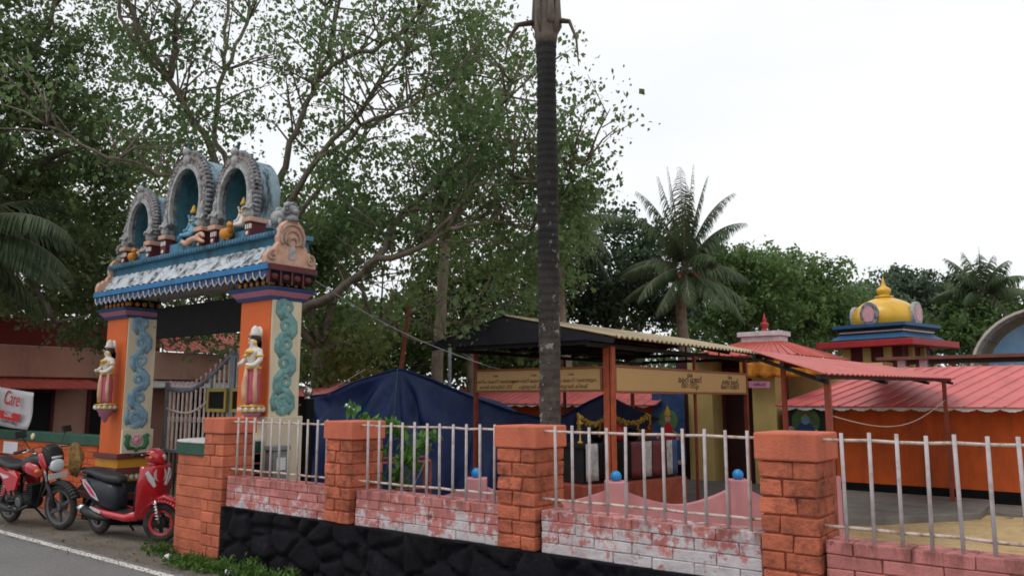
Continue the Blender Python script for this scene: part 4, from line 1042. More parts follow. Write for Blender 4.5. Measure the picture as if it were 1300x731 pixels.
def motorcycle():
    t = empty("motorcycle", (0, 0, 0), "red and black motorcycle with a black front fairing parked before the orange wall", "motorcycle")
    WB, r = 1.24, .295
    wheel("rear_wheel", t, 0, r, .085, m_alloy, 6, .07)
    fw = wheel("front_wheel", t, WB, r, .08, m_alloy, 6, .065)
    # frame, engine
    mb = MB(); mb.tube([(1.0, 0, .86), (.86, 0, .55), (.72, 0, .28), (.35, 0, .27)], .024, 8); mb.tube([(1.0, 0, .86), (.55, 0, .74), (.30, 0, .66), (.30, 0, .28)], .024, 8)
    for s in (-1, 1): mb.tube([(0, s*.09, r), (.33, s*.09, .33)], .02, 8); mb.tube([(.30, s*.08, .66), (-.35, s*.07, .76)], .014, 8)
    mb.build("frame", m_veh_black, t, smooth=True)
    mb = MB(); mb.loft([(.30, 0, .34, .09, .10), (.45, 0, .34, .13, .12), (.62, 0, .35, .12, .12), (.70, 0, .38, .08, .10)], n=12)
    for k in range(7): mb.bx(.56, .78, -.10, .10, .40+.026*k, .412+.026*k)
    mb.lathe([(.085, -.145), (.10, -.13), (.10, .13), (.085, .145)], (.50, 0, .33), 18, 'y'); mb.build("engine", m_steel_dark, t)
    mb = MB(); mb.lathe([(.05, -.152), (.07, -.147), (.07, -.13)], (.50, 0, .33), 16, 'y'); mb.tube([(.30, -.16, .27), (.52, -.17, .25)], .014, 6); mb.build("engine_cover", m_alloy, t)
    # tank, side panels, tail
    mb = MB(); mb.loft([(.44, 0, .80, .05, .05), (.52, 0, .83, .11, .085), (.70, 0, .86, .145, .11), (.86, 0, .87, .14, .10), (.97, 0, .86, .08, .06)], n=18); tk = mb.build("fuel_tank", m_veh_black, t, smooth=True)
    mb = MB(); mb.ball((.72, -.02, .972), .03, 10, 0, 1, 1, .4); mb.build("tank_cap", m_chrome, tk, smooth=True)
    for s in (-1, 1):
        mb = MB(); mb.loft([(.62, s*.115, .80, .03, .05), (.80, s*.14, .80, .035, .085), (.95, s*.115, .76, .03, .08), (1.02, s*.09, .72, .015, .03)], n=12); mb.build("tank_cowl", m_veh_red, t, smooth=True)
        mb = MB(); mb.add([(.40, s*.12, .74), (.52, s*.135, .66), (.46, s*.15, .50), (.26, s*.15, .47), (.05, s*.13, .66), (-.34, s*.10, .83), (-.30, s*.10, .86), (.0, s*.12, .78), (.2, s*.125, .73)], [tuple(range(9))]); mb.build("side_panel", m_veh_red, t, solid=.035, bevel=.012)
        mb = MB(); mb.add([(.34, s*.142, .66), (.14, s*.147, .63), (.02, s*.145, .70), (.2, s*.146, .68)], [(0, 1, 2, 3)]); mb.build("panel_decal", m_silver, t, solid=.014)
        mb = MB(); mb.tube([(.02, s*.11, r), (.16, s*.115, .64)], .022, 10); sh = mb.build("shock_absorber", m_chrome, t, smooth=True)
        mb = MB()
        for k in range(7): mb.torus((.055+.013*k, s*.113, .40+.033*k), .034, .009, 'z', 12, 6)
        mb.build("shock_spring", m_veh_red, sh, smooth=True)
    mb = MB(); mb.loft([(-.36, 0, .86, .07, .03), (-.22, 0, .85, .12, .05), (.05, 0, .815, .135, .055), (.22, 0, .785, .14, .05), (.40, 0, .79, .11, .05), (.52, 0, .815, .07, .035)], n=16, power=2.8); mb.build("seat", m_seat, t, smooth=True)
    mb = MB()
    for s in (-1, 1): mb.tube([(-.10, s*.13, .80), (-.32, s*.12, .90), (-.42, s*.06, .92), (-.43, 0, .92)], .013, 8)
    mb.build("grab_rail", m_veh_black, t, smooth=True)
    mb = MB(); mb.loft([(-.45, 0, .82, .05, .03), (-.38, 0, .82, .08, .04)], n=10); mb.build("tail_lamp", m_veh_red, t, smooth=True)
    mb = MB(); fender(mb, -.02, r, .37, 70, 178, .075); mb.bar((-.32, 0, .52), (-.46, 0, .36), .14, .012); mb.build("rear_fender", m_veh_black, t, smooth=False, solid=.01)
    mb = MB(); mb.tube([(.72, -.12, .30), (.50, -.15, .22), (.22, -.165, .24), (-.02, -.175, .29), (-.42, -.18, .37)], [.02, .024, .045, .052, .048], 12); ex = mb.build("exhaust", m_veh_black, t, smooth=True)
    mb = MB(); mb.tube([(-.06, -.205, .315), (-.30, -.212, .365)], [.022, .022], 8, flat=1.6); mb.build("heat_shield", m_chrome, ex, smooth=True)
    st = []
    mb = MB(); fender(mb, WB, r, .335, 20, 158, .065); o = mb.build("front_fender", m_veh_black, t, smooth=True, solid=.012); st.append(o)
    mb = MB()
    for s in (-1, 1): mb.tube([(WB, s*.085, r), (1.10, s*.085, .62)], .026, 10)
    o = mb.build("fork_lower", m_veh_black, t, smooth=True); st.append(o)
    mb = MB()
    for s in (-1, 1): mb.tube([(1.11, s*.085, .60), (1.0, s*.085, .93)], .019, 10)
    o = mb.build("fork_tube", m_chrome, t, smooth=True); st.append(o)
    mb = MB(); mb.loft([(.99, 0, .98, .10, .06), (1.06, 0, .99, .135, .12), (1.14, 0, .93, .13, .13), (1.18, 0, .84, .10, .08)], n=16); o = mb.build("headlamp_cowl", m_veh_black, t, smooth=True); st.append(o)
    for s in (-1, 1):
        mb = MB(); mb.loft([(1.0, s*.125, .95, .02, .07), (1.09, s*.135, .90, .025, .10), (1.14, s*.12, .82, .02, .04)], n=10); o = mb.build("cowl_side", m_veh_red, t, smooth=True); st.append(o)
    mb = MB(); mb.loft([(1.15, 0, .84, .105, .085), (1.195, 0, .83, .10, .08), (1.215, 0, .825, .07, .055)], n=16); mb.bx(1.12, 1.19, -.07, .07, .92, .95); o = mb.build("headlight", m_lens, t, smooth=True); st.append(o)
    mb = MB(); mb.box((1.19, 0, .695), (.012, .27, .075)); o = mb.build("number_plate", m_plate, t, bevel=.008); st.append(o)
    mb = MB(); mb.tube([(.90, -.37, 1.04), (.95, -.22, 1.06), (.99, -.08, .99), (.99, .08, .99), (.95, .22, 1.06), (.90, .37, 1.04)], .013, 8); o = mb.build("handlebar", m_chrome, t, smooth=True); st.append(o)
    for s in (-1, 1):
        mb = MB(); mb.tube([(.935, s*.25, 1.055), (.89, s*.39, 1.038)], .021, 10); o = mb.build("grip", m_rubber, t, smooth=True); st.append(o)
        mb = MB(); mb.tube([(.96, s*.21, 1.06), (.95, s*.27, 1.16), (.94, s*.30, 1.23)], .007, 6); mb.box((.935, s*.33, 1.27), (.03, .14, .085), Matrix.Rotation(RD(8*s), 3, 'Z') @ Matrix.Rotation(RD(-12), 3, 'Y')); o = mb.build("mirror", m_veh_black, t, bevel=.02); st.append(o)
        mb = MB(); mb.tube([(1.05, s*.10, .78), (1.06, s*.17, .78)], .01, 6); mb.ball((1.07, s*.20, .78), .038, 10, 0, .9, 1, .8); o = mb.build("indicator", m_amber, t, smooth=True); st.append(o)
        mb = MB(); mb.tube([(1.0, s*.19, 1.06), (1.0, s*.35, 1.04)], .008, 6); o = mb.build("lever", m_chrome, t, smooth=True); st.append(o)
    mb = MB()
    for s in (-1, 1): mb.tube([(.97, s*.20, 1.07), (1.10, s*.16, 1.10), (1.14, s*.06, 1.0), (1.06, s*.05, .80), (1.10, s*.07, .55)], .006, 5)
    o = mb.build("brake_cable", m_veh_black, t, smooth=True); st.append(o)
    piv = (1.05, 0, 0)
    for o in st + [fw]: spin(o, piv, RD(9))
    mb = MB(); mb.tube([(.35, .1, .27), (.40, .27, .012)], .014, 8); mb.build("side_stand", m_steel_dark, t)
    mb = MB(); mb.tube([(.40, -.22, .27), (.40, .22, .27)], .016, 8); mb.build("foot_peg", m_rubber, t)
    return t
mc = motorcycle(); mc.location = (-12.48, 4.57, .004); mc.rotation_euler = (RD(5), 0, RD(6))
# tan cloth thrown over the far handlebar
mb = MB()
def rag(i, j):
    u, v = i/12, j/12; a = 2*pi*u
    rr = (.045 + .07*sin(pi*min(1, v*.98+.02))) * (1 + .55*mnoise.noise(Vec((cos(a)*1.6, sin(a)*1.6, v*3.2))) + .16*sin(a*5 + v*4)) * (1 if 0 < j < 12 else .05)
    return (-11.66 + rr*cos(a)*1.2 + .10*v, 5.0 + rr*sin(a)*.7, 1.10 - .46*v + .04*mnoise.noise(Vec((cos(a)*2, v*6, 2))))
mb.grid(rag, 13, 13)
tag(mb.build("cloth_bag", m_rag, origin=(-11.5, 5.0, .75), smooth=True), "tan cloth bag slung on the far handlebar of the motorcycle", "bag")

# ------------------------------------------------------------------ coconut trunk inside the wall
PX, PY = -4.68, 6.55
t = empty("coconut_palm", (PX, PY, GZ), "tall dark ringed coconut trunk standing just behind the brick wall", "palm tree", "coconut palms")
mb = MB()
def trunk_pt(i, j):
    z = GZ - .05 + i*.0185; a = 2*pi*j/22
    f = (i*.0185 / .085 + .5*mnoise.noise(Vec((z*1.6, 0, 2)))) % 1.0
    r = (.106 - .002*min(1, z/5) + .045*max(0, .25 - z) + .012*mnoise.noise(Vec((z*.9, 3, 1)))) * (1 + .085*(1 - f) + .05*mnoise.noise(Vec((cos(a)*1.5, sin(a)*1.5, z*2.2))))
    return (PX - .006*z + .012*sin(z*.9) + r*cos(a), PY + .01*z + r*sin(a), z)
mb.grid(trunk_pt, 325, 23); mb.build("trunk", m_palm, t, smooth=True)
tx, ty, DZ = PX - .045, PY + .055, .50
m_sheath = M("grey_brown_leaf_sheath", (.15,.12,.10), .85, .35, 9, (.09,.07,.06), .45, 12, False, .5, 40)
mb = MB()
mb.lathe([(.110, 5.50), (.124, 5.58), (.132, 5.70), (.128, 5.84), (.125, 6.1), (.115, 6.5), (.08, 6.9), (.02, 7.3)], (tx, ty, 0), 16)
rr_ = random.Random(3)
for k in range(7):
    a = k*2.4; mb.tube([(tx + .10*cos(a), ty + .10*sin(a), 5.58 + .02*k), (tx + .15*cos(a), ty + .15*sin(a), 5.75), (tx + .15*cos(a), ty + .15*sin(a), 6.1)], [.04, .05, .02], 6, flat=.4)
mb.build("leaf_sheath", m_sheath, t, smooth=True)
for az, ln, dr in ((205, .36, .12), (25, .24, .22)):
    a = RD(az); mb = MB()
    mb.tube([(tx + .1*cos(a), ty + .1*sin(a), DZ+5.28), (tx + (.15+ln*.45)*cos(a), ty + (.15+ln*.45)*sin(a), DZ+5.30 - dr*.25), (tx + (.15+ln*.75)*cos(a), ty + (.15+ln*.75)*sin(a), DZ+5.22 - dr*.8), (tx + (.15+ln*.85)*cos(a), ty + (.15+ln*.85)*sin(a), DZ+5.02 - dr*1.3)], [.055, .042, .028, .01], 8, flat=.5)
    for q in range(0): mb.tube([(tx + (.14+ln*.6)*cos(a) + .02*q, ty + (.14+ln*.6)*sin(a), DZ+5.26 - dr*.6), (tx + (.12+ln*.7)*cos(a) + .04*q - .03, ty + (.12+ln*.7)*sin(a), DZ+5.05 - dr*.9 - .06*q)], [.012, .004], 5)
    mb.build("dead_frond", m_sheath, t, smooth=True)

# ------------------------------------------------------------------ blue tarpaulin tent
SHX = -6.08
t = empty("tarp_tent", (-11.0, 10.8, GZ), "dark blue tarpaulin tent with a pointed peak behind the railings", "tent")
tops = [at(394, 503, 12.9), at(420, 500, 13.0), at(455, 484, 13.1), at(507, 467, 13.2), at(545, 481, 13.2), at(600, 505, 13.3), at(650, 522, 13.4), at(690, 531, 13.5), at(718, 527, 13.6), at(745, 511, 13.7), at(769, 500, 13.8)]
def lerp_list(L, s):
    k = min(len(L)-2, int(s)); f = s-k; return L[k].lerp(L[k+1], f)
NU, NV = 141, 30
def tarp(i, j):
    s = i/(NU-1)*(len(tops)-1); p = lerp_list(tops, s); v = j/(NV-1)
    z = p.z + (GZ + .02 - p.z)*v
    fold = .16*sin(s*4.1 + v*1.3) * v**.6 + .07*sin(s*9 + 1 + v*2)*v + .22*mnoise.noise(Vec((s*.9, v*1.6, 1)))*v + .05*mnoise.noise(Vec((s*3.5, v*6 + s*2, 4)))*min(1, v*3)
    d = sqrt((s-3)**2*.8 + v*v*4); fold += .10*sin(atan2(s-3, v*2+.01)*9 + .6)*min(1, d)*max(0, 1 - abs(s-3)/4)
    fold += .12*sin(atan2(v*2.4, s+.02)*8)*math.exp(-s*.45)*min(1, s*1.5 + v*1.5)
    sag = -.35*v + fold
    return (p.x + .06*mnoise.noise(Vec((s, v*3, 5)))*v - (.25*v if s < .2 else 0), p.y + sag, z)
mb = MB(); mb.grid(tarp, NU, NV); mb.build("front_sheet", m_tarp, t, smooth=True, solid=.008)
def tarp_roof(i, j):
    s = i/(NU-1)*(len(tops)-1); p = lerp_list(tops, s); v = j/8
    return (p.x - .3*v, p.y + 2.6*v, p.z - .5*v**1.2 - .06*sin(pi*v) + .03*sin(s*4)*v)
mb = MB(); mb.grid(tarp_roof, NU, 9); mb.build("roof_sheet", m_tarp, t, smooth=True, solid=.008)
mb = MB(); pk = tops[3]; mb.tube([pk + Vec((0, -.04, .01)), Vec(tarp(42, 10)) + Vec((0, -.02, 0)), Vec(tarp(41, 19)) + Vec((0, -.02, 0)), Vec(tarp(41, 29)) + Vec((0, -.02, 0))], .006, 6); mb.build("seam_cord", m_tarp_edge, t)
mb = MB()       # hem cord along the edge and guy ropes
mb.tube([Vec(tarp(i, 0)) + Vec((0, -.012, .006)) for i in range(0, NU, 4)], .012, 6); mb.build("hem_cord", m_tarp, t, smooth=True)
for a_, b_ in ((tops[0], tops[0] + Vec((-1.3, -.5, -.9))), (tops[-1], Vec((SHX, 10.1, 2.3))), (tops[0], tops[0] + Vec((-.5, 1.6, .5)))):
    MB().tube([a_, a_.lerp(b_, .5) + Vec((0, 0, -.05)), b_], .007, 5).build("guy_rope", m_gate_bar, t)
pb = at(509, 470, 13.4); mb = MB()
tp = at(520, 385, 13.5)
mb.tube([(pb.x, pb.y, GZ), pb, tp], [.045, .04, .03], 8)
tag(mb.build("tent_pole", m_rust, origin=(pb.x, pb.y, GZ)), "leaning rust brown pole rising out of the tent peak", "pole")
# red frame stand inside the railing
q0 = at(478, 620, 9.6); q1 = at(546, 620, 9.9)
t = empty("steel_stand", (q0.x, q0.y, GZ), "thin red steel frame stand in front of the tarp tent", "stand")
for p, q in ((q0, 0), (q1, 0), (q0 + Vec((-.6, .5, 0)), 0), (q1 + Vec((-.6, .5, 0)), 0)): MB().tube([(p.x, p.y, gz(p.x, p.y)-.02), (p.x, p.y, .93)], .016, 6).build("leg", m_rust, t)
for z in (.92, .50):
    a, b = Vec((q0.x, q0.y, z)), Vec((q1.x, q1.y, z)); c, d = a + Vec((-.6, .5, 0)), b + Vec((-.6, .5, 0))
    for u, v in ((a, b), (c, d), (a, c), (b, d)): MB().tube([u, v], .016, 6).build("rail", m_rust, t)

# ------------------------------------------------------------------ open shed with the sign boards
SX0, SX1, SY0, SY1 = -8.63, -6.08, 10.0, 15.2
shed = empty("open_shed", (-7.3, 12.5, GZ), "open steel shed with a tan corrugated gable roof and orange posts", "shed")
RZ, RX = 2.97, -7.58
EXL, EZL, EXR, EZR = -9.12, 2.60, -5.62, 2.56
def slope(xa, za, xb, zb, ya, yb, mb, wl=.15, amp=.018):
    n = int((yb-ya)/wl*8)
    def P(i, j):
        y = ya + (yb-ya)*i/n; w = amp*sin(2*pi*(y-ya)/wl); u = j/6
        return (xa + (xb-xa)*u, y, za + (zb-za)*u + w)
    mb.grid(P, n+1, 7)
mb = MB(); slope(RX, RZ, EXR, EZR, 9.45, 15.9, mb); mb.build("tan_roof", m_roof_tan, shed, solid=.012)
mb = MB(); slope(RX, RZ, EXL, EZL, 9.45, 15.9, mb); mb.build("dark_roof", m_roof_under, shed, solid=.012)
mb = MB()
for y in (9.5, 11.5, 13.5, 15.7):
    mb.bar((EXL+.05, y, EZL-.05), (RX, y, RZ-.05), .05, .06); mb.bar((RX, y, RZ-.05), (EXR-.05, y, EZR-.05), .05, .06); mb.bar((SX0, y, 2.50), (SX1, y, 2.50), .05, .06)
    mb.tube([(RX, y, RZ-.08), (RX, y, 2.5)], .02, 6); mb.tube([((SX0+RX)/2, y, 2.78), ((SX0+RX)/2, y, 2.5)], .018, 6); mb.tube([((SX1+RX)/2, y, 2.76), ((SX1+RX)/2, y, 2.5)], .018, 6)
for k in range(5):
    u = (k+.5)/5
    for xe, ze in ((EXL, EZL), (EXR, EZR)): mb.bar((RX + (xe-RX)*u, 9.46, RZ + (ze-RZ)*u - .028), (RX + (xe-RX)*u, 15.88, RZ + (ze-RZ)*u - .028), .04, .03)
mb.bar((SX1, 9.46, 2.47), (SX1, 15.88, 2.47), .06, .06); mb.bar((SX0, 9.46, 2.47), (SX0, 15.88, 2.47), .06, .06)
mb.build("roof_truss", m_steel_dark, shed)
mb = MB(); mb.prism([(EXL+.02, EZL-.03), (EXL+.02, EZL-.12), (SX0, 2.53), (SX1, 2.53), (EXR-.02, EZR-.10), (EXR-.02, EZR-.03), (RX, RZ-.03)], 9.40, 9.42); mb.build("gable_shade_infill", m_roof_under, shed)  # added dark sheet standing for the shaded roof underside
for x, y, w, mt in ((SX0, SY0, .06, m_rust), (SX1, SY0, .10, m_post_orange), (SX1, SY1, .07, m_rust), (SX0, SY1, .06, m_rust), (SX1, 12.9, .045, m_rust), (SX0, 12.6, .045, m_rust)):
    mb = MB(); mb.bx(x-w/2, x+w/2, y-w/2, y+w/2, GZ-.02, 2.46)
    if w > .09: mb.bx(x+w/2+.02, x+w/2+.05, y-w/2, y+w/2, GZ-.02, 2.46)
    mb.build("post", mt, shed)
def board(name, p0, p1, z0, z1, label, blocks, nrm):
    p0, p1 = Vec(p0), Vec(p1); u = (p1-p0); L = u.length; u.normalize(); n = Vec(nrm)
    t = empty(name, ((p0.x+p1.x)/2, (p0.y+p1.y)/2, z0), label, "sign board", "tan sign boards under the shed roof")
    mb = MB(); m = Matrix((u, n*-1, Vec((0,0,1)))).transposed(); c = (p0+p1)/2
    mb.box((c.x, c.y, (z0+z1)/2), (L, .04, z1-z0), m); mb.build("panel", m_sign_tan, t)
    mb = MB()
    for z in (z0, z1): mb.box((c.x, c.y, z), (L+.06, .07, .035), m)
    for p in (p0, p1): mb.box((p.x, p.y, (z0+z1)/2), (.03, .072, z1-z0-.036), m)
    mb.build("frame", m_sign_frame, t)
    mb = MB()
    for s, heads, l1, l2, sz in blocks:
        o = p0 + u*(L*s) + n*.0225; 
        put_text(mb, heads, sz*.72, (o.x, o.y, z1-.11), u, (0,0,1)); put_text(mb, l1, sz, (o.x, o.y, z1-.21), u, (0,0,1)); put_text(mb, l2, sz, (o.x, o.y, z1-.30), u, (0,0,1))
    mb.build("lettering", m_ink, t)
ML = ["\u0d35\u0d15", "\u0d15\u0d46\u0d28\u0d4d\u0d2a \u0d2e\u0d15\u0d28\u0d4d \u0d35\u0d46\u0d32\u0d2f\u0d41\u0d27", "\u0d15\u0d33\u0d30\u0d3f \u0d24\u0d31\u0d2f\u0d3f\u0d32\u0d4d \u0d35\u0d40\u0d1f\u0d4d", "\u0d30\u0d3e\u0d18\u0d35\u0d28\u0d4d \u0d2e\u0d15\u0d28\u0d4d \u0d15\u0d47\u0d36\u0d35", "\u0d2a\u0d41\u0d24\u0d41\u0d35\u0d32\u0d4d \u0d15\u0d3f\u0d34\u0d15\u0d4d", "\u0d2e\u0d15\u0d28\u0d4d \u0d30\u0d3e\u0d1c\u0d28\u0d4d", "\u0d24\u0d31 \u0d35\u0d40\u0d1f\u0d41\u0d02", "\u0d15\u0d2e\u0d32 \u0d2e\u0d15\u0d33\u0d4d"]
board("sign_board", (SX0+.05, SY0-.03, 0), (SX1-.08, SY0-.03, 0), 1.82, 2.16, "tan sign board with three blocks of brown writing, crossed by the palm trunk", [(.17, ML[0], ML[1], ML[2], .078), (.49, ML[0], ML[3], ML[4], .078), (.78, ML[0], ML[1], ML[4], .078)], (0, -1, 0))
board("sign_board", (SX1+.03, SY0+.12, 0), (SX1+.03, SY1-.08, 0), 1.80, 2.18, "tan sign board with two blocks of writing, right of the thick orange post", [(.50, ML[0], ML[5], ML[6], .15), (.84, ML[0], ML[7], ML[5], .14)], (1, 0, 0))

# offering table under the shed
ta, tb = at(722, 600, 11.4), at(838, 600, 12.6)
d = Vec((tb.x-ta.x, tb.y-ta.y, 0)); L = d.length; d.normalize(); nrm = Vec((d.y, -d.x, 0))
if nrm.y > 0: nrm = -nrm
t = empty("offering_table", ((ta.x+tb.x)/2, (ta.y+tb.y)/2, GZ), "long offering table on a red plinth draped with dark cloths inside the shed", "table")
m3 = Matrix((d, nrm*-1, Vec((0,0,1)))).transposed(); c = (ta+tb)/2
mb = MB(); mb.box((c.x, c.y, .12), (L+.25, .9, .76), m3); mb.build("plinth", m_rust, t, bevel=.02)
mb = MB(); mb.box((c.x, c.y, 1.03), (L+.05, .7, .05), m3); mb.box((c.x, c.y, .76), (L, .62, .5), m3); mb.build("tabletop", m_steel_dark, t)
cw = [(.0, .12, m_grey_fig), (.13, .46, m_black_paint), (.47, .60, m_maroon), (.61, .70, m_grey_fig), (.71, .86, m_maroon), (.87, .94, m_grey_fig), (.945, 1.0, m_navy)]
for k, (a, b, mt) in enumerate(cw):
    mb = MB()
    def cl(i, j):
        s = a + (b-a)*i/10; p = ta + d*(L*s) + nrm*(.365 + .012*sin(s*60) * j/5); return (p.x, p.y, 1.065 - .52*j/5)
    mb.grid(cl, 11, 6); tag(mb.build("draped_cloth", mt, origin=(c.x, c.y, .6), smooth=True, solid=.006), ["grey white cloth at the left end of the offering table front", "long black cloth on the offering table front", "dark maroon cloth left of the pale middle cloth on the table", "pale cloth in the middle of the offering table front", "wide maroon cloth on the right half of the offering table", "narrow pale cloth near the right end of the offering table", "dark navy cloth at the far right end of the offering table"][k], "cloth", "cloths hung on the offering table")
def on_table(s, off=0): p = ta + d*(L*s) + nrm*off; return (p.x, p.y, 1.056)
def lamp(loc, h, label):
    mb = MB(); x, y, z = loc
    mb.lathe([(.10*h, z), (.11*h, z+.03*h), (.03*h, z+.08*h), (.025*h, z+.6*h), (.12*h, z+.66*h), (.13*h, z+.70*h), (.02*h, z+.72*h), (.03*h, z+.85*h), (.004, z+1.0*h)], (x, y, 0), 16)
    tag(mb.build("oil_lamp", m_gold, origin=loc, smooth=True), label, "oil lamp", "brass oil lamps on the offering table")
lamp(on_table(.12), .42, "brass oil lamp nearest the left end of the offering table"); lamp(on_table(.40, .1), .34, "short brass oil lamp in the middle of the offering table")
def pot(loc, r, mt, label):
    x, y, z = loc; mb = MB(); mb.lathe([(r*.5, z), (r, z+r*.7), (r*.95, z+r*1.2), (r*.5, z+r*1.7), (r*.65, z+r*1.9)], (x, y, 0), 16)
    tag(mb.build("vessel", mt, origin=loc, smooth=True), label, "vessel", "vessels on the offering table")
pot(on_table(.50, .05), .14, m_red_slab, "red round vessel in the middle of the offering table"); pot(on_table(.30), .12, m_black_paint, "black vessel on the left half of the offering table"); pot(on_table(.63, .1), .10, m_black_paint, "small black vessel right of the red one on the offering table")
# yellow flower garlands hung over the table
for k, (s, w) in enumerate(((.16, .30), (.56, .42))):
    mb = MB(); r = random.Random(50+k); ce = ta + d*(L*s) + nrm*.2
    for q in range(70):
        u = q/69*2-1; zz = 1.46 - .13*(1-u*u) ; p = ce + d*(w*u); mb.ball((p.x + r.uniform(-.02, .02), p.y + r.uniform(-.02, .02), zz + r.uniform(-.03, .03)), .024, 6)
    for u in (-1, -.3, .4, 1):
        for q in range(8): p = ce + d*(w*u); mb.ball((p.x + r.uniform(-.02, .02), p.y, 1.44 - .028*q - .10*(1-u*u)), .022, 6)
    tag(mb.build("flower_garland", m_marigold, origin=(ce.x, ce.y, 1.4), smooth=True), ["yellow flower garland hanging over the left end of the offering table", "yellow flower garland hanging beside the orange shed post"][k], "garland", "flower garlands in the shed")

# pink scalloped garden wall
t = empty("scalloped_wall", (-5.0, 8.4, GZ), "pink garden wall with scalloped tops and blue balls behind the railings", "wall")
pw = [at(605, 607, 9.9), at(782, 607, 9.5), at(937, 607, 9.7), at(1050, 609, 10.2)]
pw = [Vec((p.x, p.y, 0)) for p in pw]; pw.insert(0, pw[0] + (pw[0]-pw[1])*.9); PT = .72
for i in range(len(pw)-1):
    a, b = pw[i], pw[i+1]; u = (b-a); L = u.length; u.normalize(); n = Vec((-u.y, u.x, 0)); mb = MB()
    def sc_top(s): 
        return .43 + (PT-.06-.43)*abs(2*s-1)**1.7
    N = 20
    v = []; f = []
    for k in range(N+1):
        s = k/N; p = a + u*(L*s); z = sc_top(s)
        for off, zz in ((-.06, GZ-.05), (-.06, z), (.06, z), (.06, GZ-.05)): v.append((p.x+n.x*off, p.y+n.y*off, zz))
    for k in range(N):
        for q in range(3): f.append((4*k+q, 4*k+q+1, 4*k+4+q+1, 4*k+4+q))
    f += [(0, 1, 2, 3), (4*N, 4*N+1, 4*N+2, 4*N+3)]
    mb.add(v, f); mb.build("scalloped_panel", m_pink_plaster, t)
for p in pw[1:]:
    mb = MB(); mb.box((p.x, p.y, (GZ+PT)/2 - .03), (.26, .26, PT-GZ+.06), Matrix.Rotation(RD(38), 3, 'Z')); o = mb.build("post", m_pink_plaster, t, bevel=.012)
    mb = MB(); mb.ball((p.x, p.y, PT + .055), .068, 16); mb.build("ball", m_ball_blue, o, smooth=True)

# ------------------------------------------------------------------ temple building on the right
TY = 17.0
def ribbed_slope(mb, P00, P10, P11, P01, n, rib=.022, w=.05):
    """metal sheet: eave P00-P10, top P01-P11, n standing ribs"""
    P00, P10, P11, P01 = map(Vec, (P00, P10, P11, P01))
    nn = (P10-P00).cross(P01-P00).normalized()
    if nn.z < 0: nn = -nn
    mb.add([P00, P10, P11, P01, P00-nn*.02, P10-nn*.02, P11-nn*.02, P01-nn*.02], [(0,1,2,3), (7,6,5,4), (0,4,5,1), (1,5,6,2), (2,6,7,3), (3,7,4,0)])
    for k in range(n+1):
        u = k/n; a = P00.lerp(P10, u); b = P01.lerp(P11, u); dd = (P10-P00).normalized()*w/2
        mb.add([a-dd, a+dd, b+dd, b-dd, a-dd*.5+nn*rib, a+dd*.5+nn*rib, b+dd*.5+nn*rib, b-dd*.5+nn*rib], [(4,5,6,7), (0,1,5,4), (2,3,7,6), (1,2,6,5), (3,0,4,7)])
H = empty("temple_hall", (-1, 19, GZ), "long orange temple hall with a pink ribbed metal roof on the right", "temple building")
mb = MB(); mb.bx(-4.95, 6, TY, TY+4, GZ+.29, 1.70); mb.build("wall", m_orange_wall, H)
mb = MB(); mb.bx(-4.97, 6, TY-.02, TY+4, GZ-.1, GZ+.29); mb.build("base_band", m_black_paint, H)
e0, e1, zt_ = 16.45, 18.5, 2.36
mb = MB(); ribbed_slope(mb, (-5.95, e0, 1.56), (6, e0, 1.54), (6, e1, zt_), (-4.35, e1, zt_), 38); mb.build("roof", m_roof_pink, H)
mb = MB(); ribbed_slope(mb, (-5.95, 21.5, 1.56), (-5.95, e0, 1.56), (-4.35, e1, zt_), (-4.35, 20.5, zt_), 14); mb.build("hip_roof", m_roof_red, H)  # redder than the main slope: canopy shade put into the colour
mb = MB(); mb.bx(-4.35, 6, e1-.02, 20.5, zt_-.06, zt_-.004); mb.build("roof_deck", m_roof_pink, H)
mb = MB()
for k in range(33):
    x0 = -5.9 + k*.36; mb.add([(x0, e0+.03, 1.535), (x0+.36, e0+.03, 1.535)] + [(x0+.36 - .36*q/8, e0+.03, 1.515 - .045*sin(pi*q/8) - .010*(q % 2)) for q in range(9)], [tuple(range(11))])
mb.build("lace_valance", m_lace, H, solid=.006)
mb = MB(); mb.bx(-4.6, 8, 19.2, 22, 2.56, 2.63)
tag(mb.build("flat_roof", m_brown_slab, origin=(1, 20, 2.56)), "thin brown flat roof slab behind the pink ribbed roof", "roof")
for k in range(2):
    x = -4.2 + k*.45; tag(MB().bx(x, x+.16, 19.4, 19.56, 2.2, 2.558).build("concrete_stub", m_parapet, origin=(x, 19.5, 2.2)), ["left one of two short pale pillars under the brown flat roof", "right one of two short pale pillars under the brown flat roof"][k], "pillar", "pale stub pillars under the flat roof")
# left half of the hall behind the tents
t = empty("temple_wing", (-12.5, 19, GZ), "orange temple wing with a pink ribbed roof seen behind the tarp and shed", "temple building")
mb = MB(); mb.bx(-15.4, -8.75, TY, TY+4, GZ-.1, 1.7); mb.build("wall", m_orange_wall, t)
mb = MB(); ribbed_slope(mb, (-16.2, e0, 1.60), (-8.75, e0, 1.56), (-8.75, e1, zt_), (-15.1, e1, zt_), 26); mb.build("roof", m_roof_pink, t)
mb = MB(); ribbed_slope(mb, (-16.2, 21.5, 1.6), (-16.2, e0, 1.6), (-15.1, e1, zt_), (-15.1, 20.5, zt_), 14); mb.build("hip_roof", m_roof_pink, t)
mb = MB()
for k in range(20):
    x0 = -16.1 + k*.36; mb.add([(x0, e0+.03, 1.56), (x0+.36, e0+.03, 1.56)] + [(x0+.36 - .36*q/8, e0+.03, 1.54 - .045*sin(pi*q/8)) for q in range(9)], [tuple(range(11))])
mb.build("lace_valance", m_lace, t, solid=.006)
